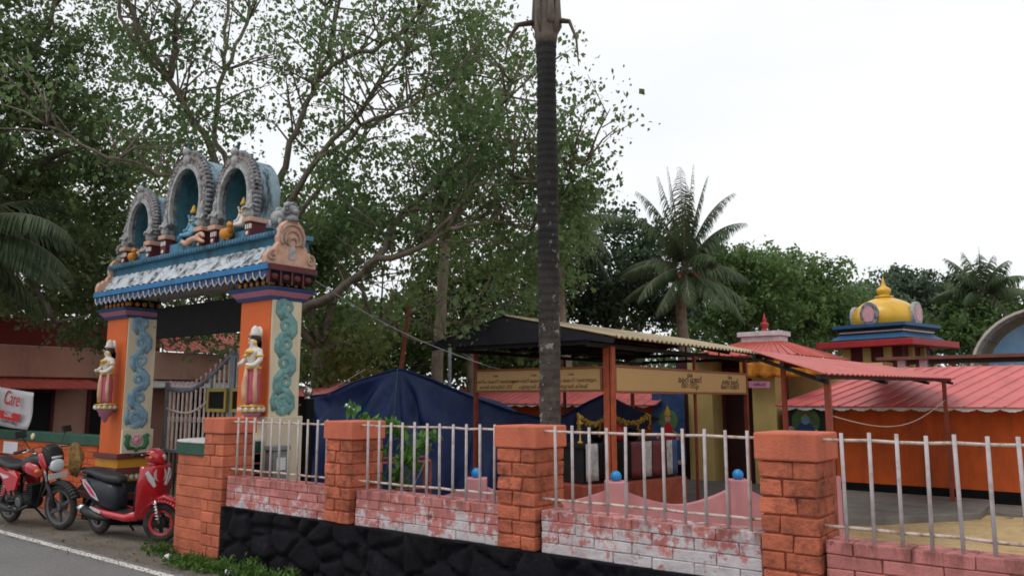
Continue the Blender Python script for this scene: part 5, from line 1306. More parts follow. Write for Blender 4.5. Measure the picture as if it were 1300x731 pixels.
# entrance block
t = empty("temple_entrance", (-7.2, 17.2, GZ), "yellow pillared temple entrance with a red hip roof and pale parapet", "temple building")
for x0, x1 in ((-8.14, -7.55), (-6.62, -6.10)): MB().bx(x0, x1, TY-.1, TY+.5, GZ-.05, 2.55).build("pillar", m_yellow_wall, t, bevel=.01)
MB().bx(-8.74, -6.05, TY+.51, TY+.6, GZ, 2.6).build("doorway", m_dark_wood, t)
mb = MB()
for x in (-7.50, -6.66): mb.bx(x-.03, x+.03, TY+.42, TY+.505, GZ, 2.3)
mb.bx(-7.5, -6.66, TY+.42, TY+.505, 2.3, 2.4); mb.build("door_frame", m_maroon, t)
MB().bx(-7.0, -4.40, 18.85, 19.0, GZ, 2.5).build("side_wall", m_yellow_wall, t)
zz0, zz1 = 2.64, 3.02
mb = MB(); ribbed_slope(mb, (-7.95, TY-.5, zz0), (-5.45, TY-.5, zz0-.02), (-6.42, 18.2, zz1), (-7.35, 18.2, zz1), 14); ribbed_slope(mb, (-5.45, TY-.5, zz0-.02), (-5.45, 20.2, zz0), (-6.42, 18.75, zz1), (-6.42, 18.2, zz1), 14); ribbed_slope(mb, (-7.95, 20.2, zz0), (-7.95, TY-.5, zz0), (-7.35, 18.2, zz1), (-7.35, 18.75, zz1), 14)
mb.build("roof", m_roof_red, t)
mb = MB(); mb.bx(-7.35, -6.42, 18.2, 18.75, 3.02, 3.16); mb.bx(-7.42, -6.36, 18.14, 18.8, 3.161, 3.27); pp = mb.build("parapet", m_parapet, t, bevel=.008)
mb = MB(); mb.lathe([(.09, 3.271), (.09, 3.31), (.045, 3.34), (.05, 3.37), (.10, 3.44), (.09, 3.48), (.035, 3.52), (.05, 3.55), (.03, 3.6), (.006, 3.72)], (-6.85, 18.45, 0), 16); mb.build("finial", m_red_slab, pp, smooth=True)
mb = MB()
def fr(i, j): return (-6.75 + 1.75*i/40, TY-.42 + .05*sin(i*.9)*(.3+j/4), 2.50 - .34*j/4 - .03*abs(sin(i*.35)))
mb.grid(fr, 41, 5); tag(mb.build("orange_festoon", m_fringe, origin=(-6, TY-.4, 2.3), smooth=True, solid=.008), "pleated orange festoon cloth hung above the yellow entrance pillar", "festoon")
ps0, ps1 = at(950, 488, 15.6), at(977, 488, 15.9)
tag(MB().box((ps0+ps1)/2, ((ps1-ps0).length, .025, .13), Matrix.Rotation(atan2(ps1.y-ps0.y, ps1.x-ps0.x), 3, 'Z')).build("pink_sign", m_pink_sign, origin=(ps0+ps1)/2), "small pink sign board beside the yellow entrance pillar", "sign")
mb = MB(); uu = Vec((ps1.x-ps0.x, ps1.y-ps0.y, 0)).normalized(); pc = (ps0+ps1)/2 + Vec((uu.y, -uu.x, 0))*.016 + Vec((0, 0, -.025))
put_text(mb, "\u0d35\u0d34\u0d3f\u0d2a\u0d3e\u0d1f\u0d4d", .09, pc, uu, (0, 0, 1)); mb.build("lettering", m_ink, bpy.data.objects["pink_sign"])
# painted cloth picture left of the pillar, and the picture on the hall wall
m_pic_blue = M("picture_blue_ground", (.03,.08,.22), .5, .4, 5); m_pic_green = M("picture_green_halo", (.12,.22,.09), .5, .4, 6); m_pic_dark = M("picture_dark_ground", (.02,.03,.022), .5, .4, 6)
def picture(x0, x1, y, z0, z1, label, bg, robe, skin, group):
    t = empty("picture_panel", ((x0+x1)/2, y, z0), label, "picture", group)
    MB().bx(x0, x1, y, y+.03, z0, z1).build("board", bg, t)
    w, h = x1-x0, z1-z0; xc = (x0+x1)/2
    mb = MB(); mb.lathe([(w*.30, 0), (w*.30, .006)], (xc, y-.008, z0+h*.62), 24, 'y'); mb.build("halo", m_pic_green, t)
    mb = MB(); mb.prism([(xc-w*.26, z0+h*.06), (xc+w*.28, z0+h*.06), (xc+w*.15, z0+h*.5), (xc+w*.05, z0+h*.58), (xc-w*.06, z0+h*.58), (xc-w*.17, z0+h*.48)], y-.014, y-.009); mb.build("robe", robe, t)
    mb = MB(); mb.lathe([(w*.09, 0), (w*.09, .004)], (xc, y-.018, z0+h*.64), 16, 'y'); mb.bar((xc-w*.15, y-.017, z0+h*.48), (xc-w*.3, y-.017, z0+h*.35), w*.07, .004); mb.bar((xc+w*.15, y-.017, z0+h*.48), (xc+w*.3, y-.017, z0+h*.42), w*.07, .004); mb.build("face", skin, t)
    mb = MB(); mb.prism([(xc-w*.10, z0+h*.69), (xc+w*.10, z0+h*.69), (xc+w*.05, z0+h*.78), (xc, z0+h*.84), (xc-w*.05, z0+h*.78)], y-.017, y-.012); mb.build("crown", m_gold, t)
    mb = MB()
    r = random.Random(int(x0*100))
    for q in range(9): mb.lathe([(.05*r.uniform(.6, 1.5), 0), (.05, .004)], (r.uniform(x0+.1, x1-.1), y-.006-.0007*q, r.uniform(z0+.05, z0+h*.4)), 10, 'y')
    mb.build("flower", m_rose, t)
picture(-8.98, -8.16, TY-.28, .22, 1.82, "tall blue picture panel of a red robed figure beside the yellow pillar", m_pic_blue, m_red_ink, m_peach, "picture panels on the temple front")
picture(-5.98, -5.02, TY-.08, .82, 1.50, "dark picture panel with a pale green halo under the pink roof", m_pic_dark, m_navy, m_blue_fig, "picture panels on the temple front")

# red canopy on posts
cn = empty("walkway_canopy", (-3.2, 12.5, GZ), "red sheet metal walkway canopy on thin rust posts before the orange hall", "canopy")
A, B, C_, D_ = Vec((-2.62, 8.75, 1.965)), Vec((-2.62, 16.6, 2.07)), Vec((-4.3, 18.2, 2.42)), Vec((-4.3, 11.0, 2.38))
nn = (B-A).cross(D_-A).normalized(); nn = nn if nn.z > 0 else -nn
mb = MB(); n = 150
def cp(i, j):
    u = i/n; p = A.lerp(B, u).lerp(D_.lerp(C_, u), j/6); return p + nn*(.009*sin(u*2*pi*38))
mb.grid(cp, n+1, 7); mb.build("roof", m_roof_red, cn, solid=.012)
mb = MB()
for s in (.06, .5, .94): mb.bar(A.lerp(D_, s) - nn*.05, B.lerp(C_, s) - nn*.05, .05, .05)
for s in (.02, .35, .7, .97): mb.bar(A.lerp(B, s) - nn*.09, D_.lerp(C_, s) - nn*.09, .04, .04)
mb.build("frame", m_steel_dark, cn)
for x, y, zt2 in ((-2.75, 9.27, 1.93), (-2.75, 16.2, 2.02), (-4.2, 12.0, 2.3)):
    MB().bx(x-.032, x+.032, y-.032, y+.032, GZ-.02, zt2).build("post", m_rust, cn)
mb = MB(); mb.tube([(-2.75 - .0, 9.27 + (16.2-9.27)*k/16, 1.52 - .28*sin(pi*k/16) + .16*k/16) for k in range(17)], .006, 5)
tag(mb.build("slack_wire", m_gate_bar, origin=(-2.75, 12.7, 1.5)), "slack pale wire strung between the rust canopy posts", "wire")

# golden domed shrine
sx_, sy_ = -5.82, 25.74
dm = empty("domed_shrine", (sx_, sy_, GZ), "small shrine with a golden dome on blue stepped mouldings", "shrine")
hs = 1.5
MB().bx(sx_-.95, sx_+.95, sy_-.95, sy_+.95, GZ, 3.2).build("sanctum_wall", m_maroon, dm)
for px_, py_ in ((-.9, -.97), (-.2, -.97), (.5, -.97), (.97, -.5), (.97, .3)): MB().bx(sx_+px_-.13, sx_+px_+.13, sy_+py_-.04, sy_+py_+.04, 2.2, 3.19).build("pilaster", m_yellow_wall, dm)
MB().bx(sx_-1.62, sx_+1.62, sy_-1.62, sy_+1.62, 3.20, 3.38).build("eave_slab", m_red_slab, dm, bevel=.01)
mb = MB(); mb.frus((sx_, sy_), 3.401, 3.44, 1.32, 1.32, 1.32, 1.32); mb.frus((sx_, sy_), 3.60, 3.645, 1.06, 1.06, 1.06, 1.06); mb.frus((sx_, sy_), 3.69, 3.76, 1.1, 1.1, 1.1, 1.1); mb.build("dark_moulding", m_steel_dark, dm)
mb = MB(); mb.frus((sx_, sy_), 3.441, 3.599, 1.30, 1.30, 1.07, 1.07); mb.frus((sx_, sy_), 3.761, 3.79, 1.12, 1.12, 1.24, 1.24); mb.frus((sx_, sy_), 3.7901, 3.88, 1.24, 1.24, 1.24, 1.24); mb.build("blue_moulding", m_dome_blue, dm)
mb = MB(); mb.frus((sx_, sy_), 3.6451, 3.6899, 1.08, 1.08, 1.08, 1.08); mb.build("pale_moulding", m_parapet, dm)
mb = MB(); prof = [(.96, 3.881), (.99, 3.93), (1.03, 4.05), (1.03, 4.18), (.98, 4.32), (.86, 4.46), (.68, 4.58), (.46, 4.67), (.26, 4.73), (.22, 4.77)]
mb.lathe(prof, (sx_, sy_, 0), 40); dome = mb.build("dome", m_gold_dome, dm, smooth=True)
mb = MB(); mb.lathe([(.30, 4.74), (.30, 4.79), (.14, 4.82), (.2, 4.88), (.235, 4.96), (.2, 5.03), (.10, 5.09), (.07, 5.13), (.05, 5.22), (.005, 5.40)], (sx_, sy_, 0), 20); mb.build("finial", m_gold_dome, dome, smooth=True)
for k in range(4):
    a = RD(-90 + 90*k); ux = Vec((-sin(a), cos(a), 0)); nx_ = Vec((cos(a), sin(a), 0)); cc = Vec((sx_, sy_, 0)) + nx_*1.03
    mb = MB(); mi = MB(); out = []; inn = []
    for q in range(21):
        b = RD(238 - 296*q/20); out.append((.30*cos(b), 4.18 + .36*sin(b))); inn.append((.19*cos(b), 4.17 + .25*sin(b)))
    for pts, mm, w0, w1 in ((out, mb, -.06, .07), (inn, mi, .071, .09)):
        v = [cc + nx_*w0 + ux*p[0] + Vec((0, 0, p[1])) for p in pts] + [cc + nx_*w1 + ux*p[0] + Vec((0, 0, p[1])) for p in pts]; N = len(pts)
        mm.add(v, [tuple(range(N)), tuple(range(2*N-1, N-1, -1))] + [(i, (i+1) % N, (i+1) % N + N, i+N) for i in range(N)])
    o = mb.build("niche_frame", m_grey_fig if k % 2 else m_arch_rim, dm); mi.build("niche_panel", m_rose, o)
dm.rotation_euler.z = RD(-14); dm.scale = (.9, .9, 1)
# arched hall end on the far right
ah = empty("arched_hall", (-1.2, 23.5, GZ), "arched pale roof shell with a blue end panel at the right edge", "building")
ca, R_ = Vec((-1.55, 23.5, 2.30)), 1.62
mb = MB(); v = []; N = 24
for k in range(N+1):
    a = pi*k/N
    for rr, yy in ((R_, 22.7), (R_, 27.0), (R_-.06, 27.0), (R_-.06, 22.7)): v.append((ca.x + rr*cos(a)*1.05, yy, ca.z + rr*sin(a)))
f = []
for k in range(N):
    for q in range(4): f.append((4*k+q, 4*k+(q+1) % 4, 4*k+4+(q+1) % 4, 4*k+4+q))
mb.add(v, f); sh = mb.build("roof_shell", m_shell, ah)
mb = MB()
for yy in (23.15,): mb.tube([(ca.x + (R_-.07)*cos(pi*k/N)*1.05, yy, ca.z + (R_-.07)*sin(pi*k/N)) for k in range(N+1)], .03, 6)
for a in (35, 70, 110, 145): mb.tube([(ca.x + (R_-.07)*cos(RD(a))*1.05, 22.72, ca.z + (R_-.07)*sin(RD(a))), (ca.x + (R_-.07)*cos(RD(a))*1.05, 26.9, ca.z + (R_-.07)*sin(RD(a)))], .02, 6)
mb.build("shell_rib", m_grey_fig, sh)
mb = MB(); pts = [(ca.x + 1.40*cos(pi*k/N), ca.z + 1.36*sin(pi*k/N)) for k in range(N+1)]; pts = [(ca.x+1.4, 1.9)] + pts + [(ca.x-1.4, 1.9)]; mb.prism(pts, 23.5, 23.6); mb.build("end_panel", m_sky_panel, ah)
mb = MB(); mb.bx(ca.x-.2, ca.x-.16, 23.47, 23.495, 2.55, 3.15); mb.bx(ca.x-.26, ca.x-.05, 23.47, 23.495, 3.2, 3.24); mb.build("panel_strip", m_grey_fig, ah)
mb = MB(); mb.loft([(ca.x-.25, 22.9, ca.z+R_+.06, .1, .07), (ca.x+.3, 23.0, ca.z+R_+.08, .14, .09), (ca.x+.9, 23.0, ca.z+R_-.05, .12, .08)], n=10); mb.build("ridge_cover", m_paper, ah)
MB().bx(ca.x-1.6, ca.x+1.6, 23.7, 27, GZ, 2.29).build("wall", m_yellow_wall, ah)

# ------------------------------------------------------------------ pink house behind the left wall
hs_ = empty("pink_house", (-21.5, 11, 0), "pink plastered house with a dark red parapet and red awning behind the left wall", "house")
HX = -20.0
MB().bx(-26, HX-.25, 3.5, 14.5, -.3, 2.05).build("wall", m_house_pink, hs_)
MB().bx(-26, HX, 3.4, 14.5, 2.20, 2.92).build("fascia", m_house_pink, hs_, bevel=.02)
MB().bx(-26, HX-.15, 3.5, 10.6, 2.921, 3.55).build("parapet_band", m_house_red, hs_)
MB().bx(-26, HX-.06, 3.45, 14.4, 2.05, 2.199).build("lintel_band", m_house_red, hs_)
mb = MB(); ribbed_slope(mb, (-18.75, 3.4, 1.93), (-18.75, 8.75, 1.93), (HX-.05, 8.75, 2.16), (HX-.05, 3.4, 2.16), 18, .015); mb.build("awning", m_roof_red, hs_)
mb = MB(); ribbed_slope(mb, (HX+.2, 10.6, 2.95), (HX+.2, 14.8, 2.95), (-22.5, 14.8, 3.75), (-22.5, 10.6, 3.75), 16, .015); mb.build("tile_roof", m_tile_roof, hs_)
for (y0, y1, z0, z1) in ((6.9, 8.05, .2, 1.85), (8.95, 9.9, -.1, 1.9), (11.3, 12.3, .6, 1.8)):
    w = MB().bx(HX-.245, HX-.22, y0, y1, z0, z1).build("opening", m_dark_int, hs_)
    mb = MB(); mb.bx(HX-.24, HX-.17, y0-.07, y0, z0, z1); mb.bx(HX-.24, HX-.17, y1, y1+.07, z0, z1); mb.bx(HX-.24, HX-.17, y0-.07, y1+.07, z1+.001, z1+.07); mb.build("frame", m_maroon, w)
mb = MB(); mb.bx(HX-.16, HX-.10, 9.3, 9.36, -.1, 1.9); mb.build("door_jamb", m_yellow_wall, hs_)
for y in (10.5, 11.0, 12.8, 13.6): MB().bx(HX+.5, HX+.62, y, y+.14, -.2, 2.0).build("porch_post", m_house_pink, hs_)
mb = MB(); ribbed_slope(mb, (HX+1.2, 9.3, 1.98), (HX+1.2, 14.6, 1.98), (HX-.05, 14.6, 2.17), (HX-.05, 9.3, 2.17), 14, .012); mb.build("porch_roof", m_grey_fig, hs_)
# low pink roofed outbuilding right of the gate
p0, p1 = at(388, 490, 17), at(440, 491, 17.5)
t = empty("outbuilding", (p0.x, p0.y, GZ), "low outbuilding with a pale pink roof edge right of the gateway", "building")
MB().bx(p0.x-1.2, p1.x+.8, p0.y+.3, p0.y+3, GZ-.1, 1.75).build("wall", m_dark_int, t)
mb = MB(); ribbed_slope(mb, (p0.x-1.5, p0.y, 1.78), (p1.x+1.2, p0.y, 1.76), (p1.x+1.2, p0.y+2, 2.05), (p0.x-1.5, p0.y+2, 2.08), 16, .012); mb.build("roof", m_roof_pink, t)
# ------------------------------------------------------------------ vegetation
L_PEEPAL = leaf_mat("peepal_leaf", [(.048,.09,.036), (.074,.138,.05), (.105,.18,.065), (.165,.22,.095)], .52)
L_DENSE = leaf_mat("dense_tree_leaf", [(.035,.062,.028), (.056,.096,.037), (.08,.128,.045), (.13,.17,.065)], .45)
L_OLIVE = leaf_mat("olive_leaf", [(.05,.088,.026), (.08,.13,.038), (.115,.17,.05), (.17,.20,.07)], .5)
L_DARK = leaf_mat("dark_leaf", [(.024,.045,.028), (.04,.07,.038), (.06,.096,.048)], .25)
L_GREEN = leaf_mat("bright_leaf", [(.055,.10,.032), (.085,.15,.045), (.135,.205,.068)], .34)
L_HAZY = leaf_mat("haze_tinted_leaf", [(.05,.078,.05), (.072,.11,.066), (.10,.14,.082)], .25)  # distance haze mixed into the leaf colours
L_PALM = leaf_mat("palm_leaflet", [(.036,.06,.032), (.058,.09,.042), (.09,.125,.06)], .25, .5)
L_PALMY = leaf_mat("yellowing_palm_leaflet", [(.06,.09,.02), (.12,.13,.025), (.22,.17,.03)], .3, .45)
L_SHRUB = leaf_mat("shrub_leaf", [(0.042,0.120,0.022), (0.072,0.180,0.030), (0.108,0.228,0.048)], .35)

def leaves(name, pts, size, mat, parent, droop=.3, aspect=.62, jitter=.35):
    """thousands of separate kite shaped leaves round the given points"""
    pts = np.asarray(pts, dtype=np.float64); n = len(pts)
    off = np.array(parent["_w"]) if parent is not None else np.zeros(3)
    d = nr.normal(size=(n, 3)); d[:, 2] -= droop*2; d /= np.linalg.norm(d, axis=1)[:, None]
    e = nr.normal(size=(n, 3)); e -= (e*d).sum(1)[:, None]*d; e /= np.linalg.norm(e, axis=1)[:, None]
    s = size*(1 + 1.4*jitter*nr.normal(size=n)).clip(.35, 2.2); s = s[:, None]
    nrm = np.cross(d, e)
    v = np.empty((n, 4, 3))
    v[:, 0] = pts - d*s*.5
    v[:, 1] = pts + e*s*aspect*.5 - d*s*.08 + nrm*s*.06
    v[:, 2] = pts + d*s*.55
    v[:, 3] = pts - e*s*aspect*.5 - d*s*.08 + nrm*s*.06
    v = (v.reshape(-1, 3) - off).astype(np.float32)
    me = bpy.data.meshes.new(name)
    me.vertices.add(4*n); me.vertices.foreach_set("co", v.ravel())
    me.loops.add(4*n); me.loops.foreach_set("vertex_index", np.arange(4*n, dtype=np.int32))
    me.polygons.add(n); me.polygons.foreach_set("loop_start", np.arange(0, 4*n, 4, dtype=np.int32))
    me.update(calc_edges=True); me.materials.append(mat)
    o = bpy.data.objects.new(name, me); COL.objects.link(o)
    if parent is not None: o.parent = parent; o["_w"] = list(off)
    return o

def clump(c, r, n, sub=7):
    """uneven cloud of leaf positions: a few tight sprays inside one clump"""
    c = np.array(c, float); r = np.array(r if hasattr(r, '__len__') else (r, r, r*.8), float)
    k = max(2, int(sub)); cs = nr.normal(size=(k, 3))*.55
    w = nr.random(k) + .25; idx = nr.choice(k, size=n, p=w/w.sum())
    return c + (cs[idx].clip(-1.1, 1.1) + (nr.normal(size=(n, 3))*.30).clip(-.6, .6))*r

def limb(mb, pts, r0, r1, seed, n=7, wob=.05):
    r = random.Random(seed); P = []
    for i in range(len(pts)-1):
        a, b = Vec(pts[i]), Vec(pts[i+1])
        for k in range(4): 
            q = a.lerp(b, k/4)
            if i or k: q = q + Vec((r.uniform(-wob, wob), r.uniform(-wob, wob), r.uniform(-wob, wob)))
            P.append(q)
    P.append(Vec(pts[-1])); N = len(P)
    mb.tube(P, [r0 + (r1-r0)*(i/(N-1))**.8 for i in range(N)], n); return P

# ---- the big peepal tree behind the gateway
bp = at(336, 560, 13.6)
pe = empty("peepal_tree", (bp.x, bp.y, GZ), "big spreading tree with airy branches rising behind the gateway", "tree", "broad trees around the temple")
T = lambda x, y, d: at(x, y, d)
base = Vec((bp.x, bp.y, GZ))
tk = MB(); limb(tk, [base, T(337, 470, 13.6), T(338, 400, 13.6), T(336, 320, 13.7)], .34, .17, 1, 10, .03)
limbs = [  # (pixels with depth, radii)
 ([(336,330,13.7),(296,250,13.6),(258,170,13.5),(216,98,13.2),(180,40,13.0),(150,-10,12.8),(112,-70,12.6)], .10, .035),
 ([(216,98,13.2),(226,55,13.2),(224,0,13.3),(226,-70,13.4)], .075, .04),
 ([(216,98,13.2),(180,70,12.6),(150,20,12.2),(140,-40,12)], .05, .025),
 ([(336,320,13.7),(300,220,14.2),(270,175,14.4),(284,90,14.6),(290,20,14.8),(296,-60,15)], .085, .03),
 ([(284,90,14.6),(312,30,14.9),(322,-40,15.2)], .05, .03),
 ([(336,320,13.7),(352,240,13.6),(370,185,13.5),(388,145,13.4),(407,97,13.3),(424,45,13.2),(438,-40,13.1)], .09, .03),
 ([(407,97,13.3),(440,76,13.1),(500,48,12.9),(545,5,12.7),(575,-40,12.6)], .055, .03),
 ([(424,45,13.2),(412,0,13.4),(405,-50,13.5)], .03, .02),
 ([(340,320,13.7),(392,216,13.2),(452,145,12.9),(492,98,12.7),(530,40,12.5)], .08, .022),
 ([(392,216,13.2),(460,158,12.5),(522,132,12.2),(580,110,12)], .045, .018),
 ([(340,330,13.7),(405,240,13.9),(470,165,14.1),(560,95,14.3),(640,60,14.5)], .06, .02),
 ([(338,430,13.6),(380,393,13.2),(440,365,12.8),(478,331,12.5),(545,308,12.2),(580,286,12),(635,283,11.9)], .135, .018),
 ([(478,331,12.5),(498,303,12.6),(514,267,12.7),(580,211,12.8),(612,178,12.9),(645,120,13),(668,60,13.1)], .075, .022),
 ([(514,267,12.7),(570,271,12.4),(635,285,12.1),(690,300,11.9)], .04, .02),
 ([(545,308,12.2),(600,235,12),(670,232,11.8),(710,222,11.7),(745,205,11.6)], .045, .012),
 ([(612,178,12.9),(660,195,12.8),(700,190,12.7)], .035, .012),
 ([(452,360,12.8),(470,400,12.9),(520,430,13),(580,440,13.1)], .035, .012),
 ([(296,250,13.6),(240,235,13),(190,215,12.6),(120,190,12.2),(60,160,12)], .06, .02),
 ([(337,420,13.6),(290,410,13),(250,425,12.4),(215,440,12)], .05, .018),
]
lp = []
for k, (pp, r0, r1) in enumerate(limbs):
    P = limb(tk, [T(*q) for q in pp], r0*.82, r1*.8, 20+k); lp.append(P)
# fine twigs
rt = random.Random(77); tips = []
for P in lp:
    for q in range(len(P)*3//4 + 4):
        a = P[rt.randrange(len(P)//3, len(P))]; d = Vec((rt.uniform(-1, 1), rt.uniform(-.7, .7), rt.uniform(-.1, 1.1))).normalized()*rt.uniform(.5, 1.5)
        b = a + d; tk.tube([a, a + d*.5 + Vec((0, 0, .06)), b], [.02, .014, .006], 5); tips.append(b)
        for e in range(2):
            d2 = (d.normalized() + Vec((rt.uniform(-.9, .9), rt.uniform(-.9, .9), rt.uniform(-.7, .7))))*rt.uniform(.25, .6); s = a.lerp(b, rt.uniform(.4, .9))
            tk.tube([s, s + d2], [.010, .004], 4); tips.append(s + d2)
tk.build("trunk", m_bark, pe, smooth=True)
pts = []
for b in tips:
    n = rt.choice((8, 14, 22, 34)); pts.append(clump(b, (.36, .36, .32), n, 5))
# leafier masses: (px, py, spread px, spread py, depth, depth spread, clumps, leaves each)
mass = [
 (330,20,190,50,13.6,1.2,20,42), (300,120,150,60,13.8,1.2,16,60), (470,60,120,60,13.2,1.0,14,36),
 (455,225,95,60,13.2,1.0,24,70), (400,310,60,60,14.2,1.0,40,120), (470,280,50,40,13.4,.8,18,80), (560,235,90,60,12.6,.8,18,70),
 (610,120,60,70,12.9,.8,19,75), (660,230,60,70,12.3,.7,18,70), (730,205,34,40,12,.5,15,50), (728,265,32,50,12.2,.5,20,70), (690,330,45,45,12.5,.6,16,70),
 (600,30,70,40,12.8,.8,13,50), (250,432,55,16,12.2,.5,7,40), (640,390,50,40,13,.6,10,60), (230,170,60,40,13.4,.8,14,60), (200,90,50,80,13.2,.8,12,50)]
for (x, y, sx, sy, d, sd, nc, nl) in mass:
    for k in range(nc):
        c = T(x + nr.normal()*sx*.62, y + nr.normal()*sy*.62, d + nr.normal()*sd*.6)
        pts.append(clump(c, (.36, .36, .28), int(1.45*nl*(.5 + nr.random())), 6))
leaves("crown", np.concatenate(pts), .066, L_PEEPAL, pe, .5, .72)

# ---- generic broadleaf tree
def broadleaf(name, label, foot, top_z, crown, nclump, nleaf, size, lm, seed, trunk_r=.2, bark=None, cr=.55, group="broad trees around the temple", limbs_n=6, zfac=.8):
    """crown: list of ellipsoids (centre, radii) filled with leaf sprays, thicker near their surface"""
    r = random.Random(seed); t = empty(name, foot, label, "tree", group)
    f = Vec(foot); mb = MB(); c0 = Vec(crown[0][0])
    fork = f.lerp(Vec((c0.x, c0.y, f.z)), .5); fork.z = f.z + (c0.z - crown[0][1][2] - f.z)*.85 + .2
    fork.z = max(fork.z, f.z + .8)
    limb(mb, [f, f.lerp(fork, .5) + Vec((r.uniform(-.1, .1), r.uniform(-.1, .1), 0)), fork], trunk_r*1.25, trunk_r*.8, seed, 9, .04)
    for (c, rad) in crown:
        c = Vec(c)
        for k in range(max(2, limbs_n//len(crown)+1)):
            e = c + Vec((r.uniform(-.75, .75)*rad[0], r.uniform(-.75, .75)*rad[1], r.uniform(-.3, .8)*rad[2]))
            m = fork.lerp(e, .5) + Vec((0, 0, .15*rad[2])); limb(mb, [fork, m, e], trunk_r*.5, trunk_r*.1, seed+k, 6, .08)
            for q in range(3):
                s = m.lerp(e, r.random()); mb.tube([s, s + Vec((r.uniform(-1, 1), r.uniform(-1, 1), r.uniform(-.2, 1)))*.35*rad[0]], [trunk_r*.14, trunk_r*.05], 5)
    mb.build("trunk", bark or m_bark, t, smooth=True)
    P = []; tot = sum(c[1][0]*c[1][2] for c in crown)
    for (c, rad) in crown:
        for k in range(max(3, int(nclump*rad[0]*rad[2]/tot))):
            d = nr.normal(size=3); d /= np.linalg.norm(d); rr = (.35 + .65*nr.random()**.55)
            if d[2] < -.35: rr *= .8
            P.append(clump(np.array(c) + d*rr*np.array(rad), (cr, cr, cr*zfac), int(nleaf*(.45 + 1.1*nr.random())), 5))
    leaves("crown", np.concatenate(P), size, lm, t, .3)
    return t
def ell(x, y, d, rx, rz, ry=None):      # an ellipsoid standing at a point of the place
    p = at(x, y, d); return ((p.x, p.y, p.z), (rx, ry or rx, rz))
def foot(x, d): p = at(x, 500, d); return (p.x, p.y, gz(p.x, p.y))

broadleaf("dense_tree", "dense dark leafed tree filling the left edge above the pink house", foot(-90, 17), 9,
          [ell(40, 60, 16.5, 2.3, 2.2), ell(-40, 200, 16.5, 2.2, 2.4), ell(105, 190, 17.0, 1.7, 2.0), ell(60, 330, 17.0, 2.3, 1.4), ell(-60, 40, 15.5, 2.0, 2.2), ell(130, 330, 17.5, 1.3, 1.4), ell(95, 412, 17, 1.5, .55)], 350, 150, .088, L_DENSE, 3, .28, cr=.50)
broadleaf("olive_tree", "yellowish green tree behind the dense left tree, above the house roof", foot(150, 22), 9,
          [ell(120, 260, 22, 2.4, 2.3), ell(40, 350, 24, 2.8, 1.7), ell(170, 355, 24, 1.9, 1.2), ell(90, 410, 25, 3.2, 1.0)], 250, 110, .12, L_OLIVE, 5, .25, cr=.6)
broadleaf("leafy_tree", "leafy green tree behind the gateway, seen under and beside the cornice", foot(400, 19), 7,
          [ell(410, 320, 19, 1.6, 2.0), ell(300, 320, 20, 2.0, 1.8), ell(420, 440, 19, 1.4, .8)], 110, 105, .12, L_OLIVE, 6, .2, cr=.6)
broadleaf("slender_tree", "tall slender tree with a narrow olive crown left of the dark palm trunk", foot(556, 20), 9,
          [ell(575, 175, 19, 1.3, 1.5), ell(610, 110, 19, 1.3, 1.3), ell(640, 205, 19, 1.1, 1.5), ell(555, 270, 19.5, 1.0, 1.0)], 60, 110, .10, L_OLIVE, 7, .15, m_bark_pale, cr=.5)
broadleaf("pale_trunk_tree", "pale trunked tree with drooping olive leaves left of the shed roof", foot(600, 22), 7,
          [ell(600, 330, 22, 1.6, 1.5), ell(655, 370, 22, 1.3, 1.2), ell(545, 400, 22, 1.5, 1.0)], 120, 110, .12, L_OLIVE, 8, .17, m_bark_pale, cr=.55)
broadleaf("low_tree", "low bushy tree behind the tarp tent peak", foot(520, 24), 4,
          [ell(480, 430, 24, 2.6, 1.2), ell(580, 440, 24, 2.2, 1.2), ell(410, 440, 23, 2.2, 1.1), ell(650, 445, 25, 2.2, 1.3), ell(740, 450, 26, 2.4, 1.1), ell(700, 470, 24, 1.5, .6)], 270, 120, .13, L_GREEN, 9, .15, cr=.65)
broadleaf("dark_tree", "dark bluish green tree between the palm trunk and the big coconut palm", foot(775, 25), 7,
          [ell(770, 350, 25, 1.9, 1.9), ell(800, 310, 25, 1.0, 1.0), ell(735, 390, 25, 1.6, 1.1), ell(830, 390, 25.5, 1.5, 1.0)], 150, 115, .13, L_DARK, 10, .2, cr=.55)
broadleaf("round_tree", "round green tree right of the big coconut palm", foot(940, 30), 7,
          [ell(945, 375, 30, 1.9, 1.6), ell(925, 350, 30, 1.2, 1.0), ell(900, 410, 30, 1.7, 1.0)], 150, 120, .135, L_GREEN, 11, .2, cr=.6)
broadleaf("broad_tree", "broad green tree with a flat top right of the white parapet", foot(1010, 32), 7,
          [ell(1005, 370, 32, 2.1, 1.6), ell(1045, 395, 32, 1.7, 1.4), ell(985, 350, 33, 1.2, .9), ell(1010, 420, 32, 2.4, 1.0)], 190, 120, .14, L_GREEN, 12, .22, cr=.6)
broadleaf("small_tree", "small green tree just left of the golden dome", foot(1085, 36), 6,
          [ell(1085, 395, 36, 2.0, 1.4), ell(1065, 420, 35, 1.7, 1.0), ell(1115, 385, 37, 1.5, 1.2)], 120, 110, .15, L_HAZY, 13, .18, cr=.6)
broadleaf("grey_tree", "hazy greyish green tree behind the right shoulder of the golden dome", foot(1185, 38), 6,
          [ell(1180, 385, 38, 1.7, 1.4), ell(1135, 388, 39, 1.7, 1.5), ell(1150, 368, 39, 1.1, .9), ell(1195, 425, 37, 1.8, 1.0)], 150, 105, .15, L_HAZY, 14, .18, cr=.55)
broadleaf("leafy_bush_tree", "bushy green tree above the arched roof at the right edge", foot(1240, 34), 5,
          [ell(1225, 420, 34, 1.7, 1.0), ell(1285, 400, 35, 1.9, 1.3), ell(1320, 420, 34, 1.6, 1.2)], 130, 110, .145, L_GREEN, 15, .18, cr=.6)
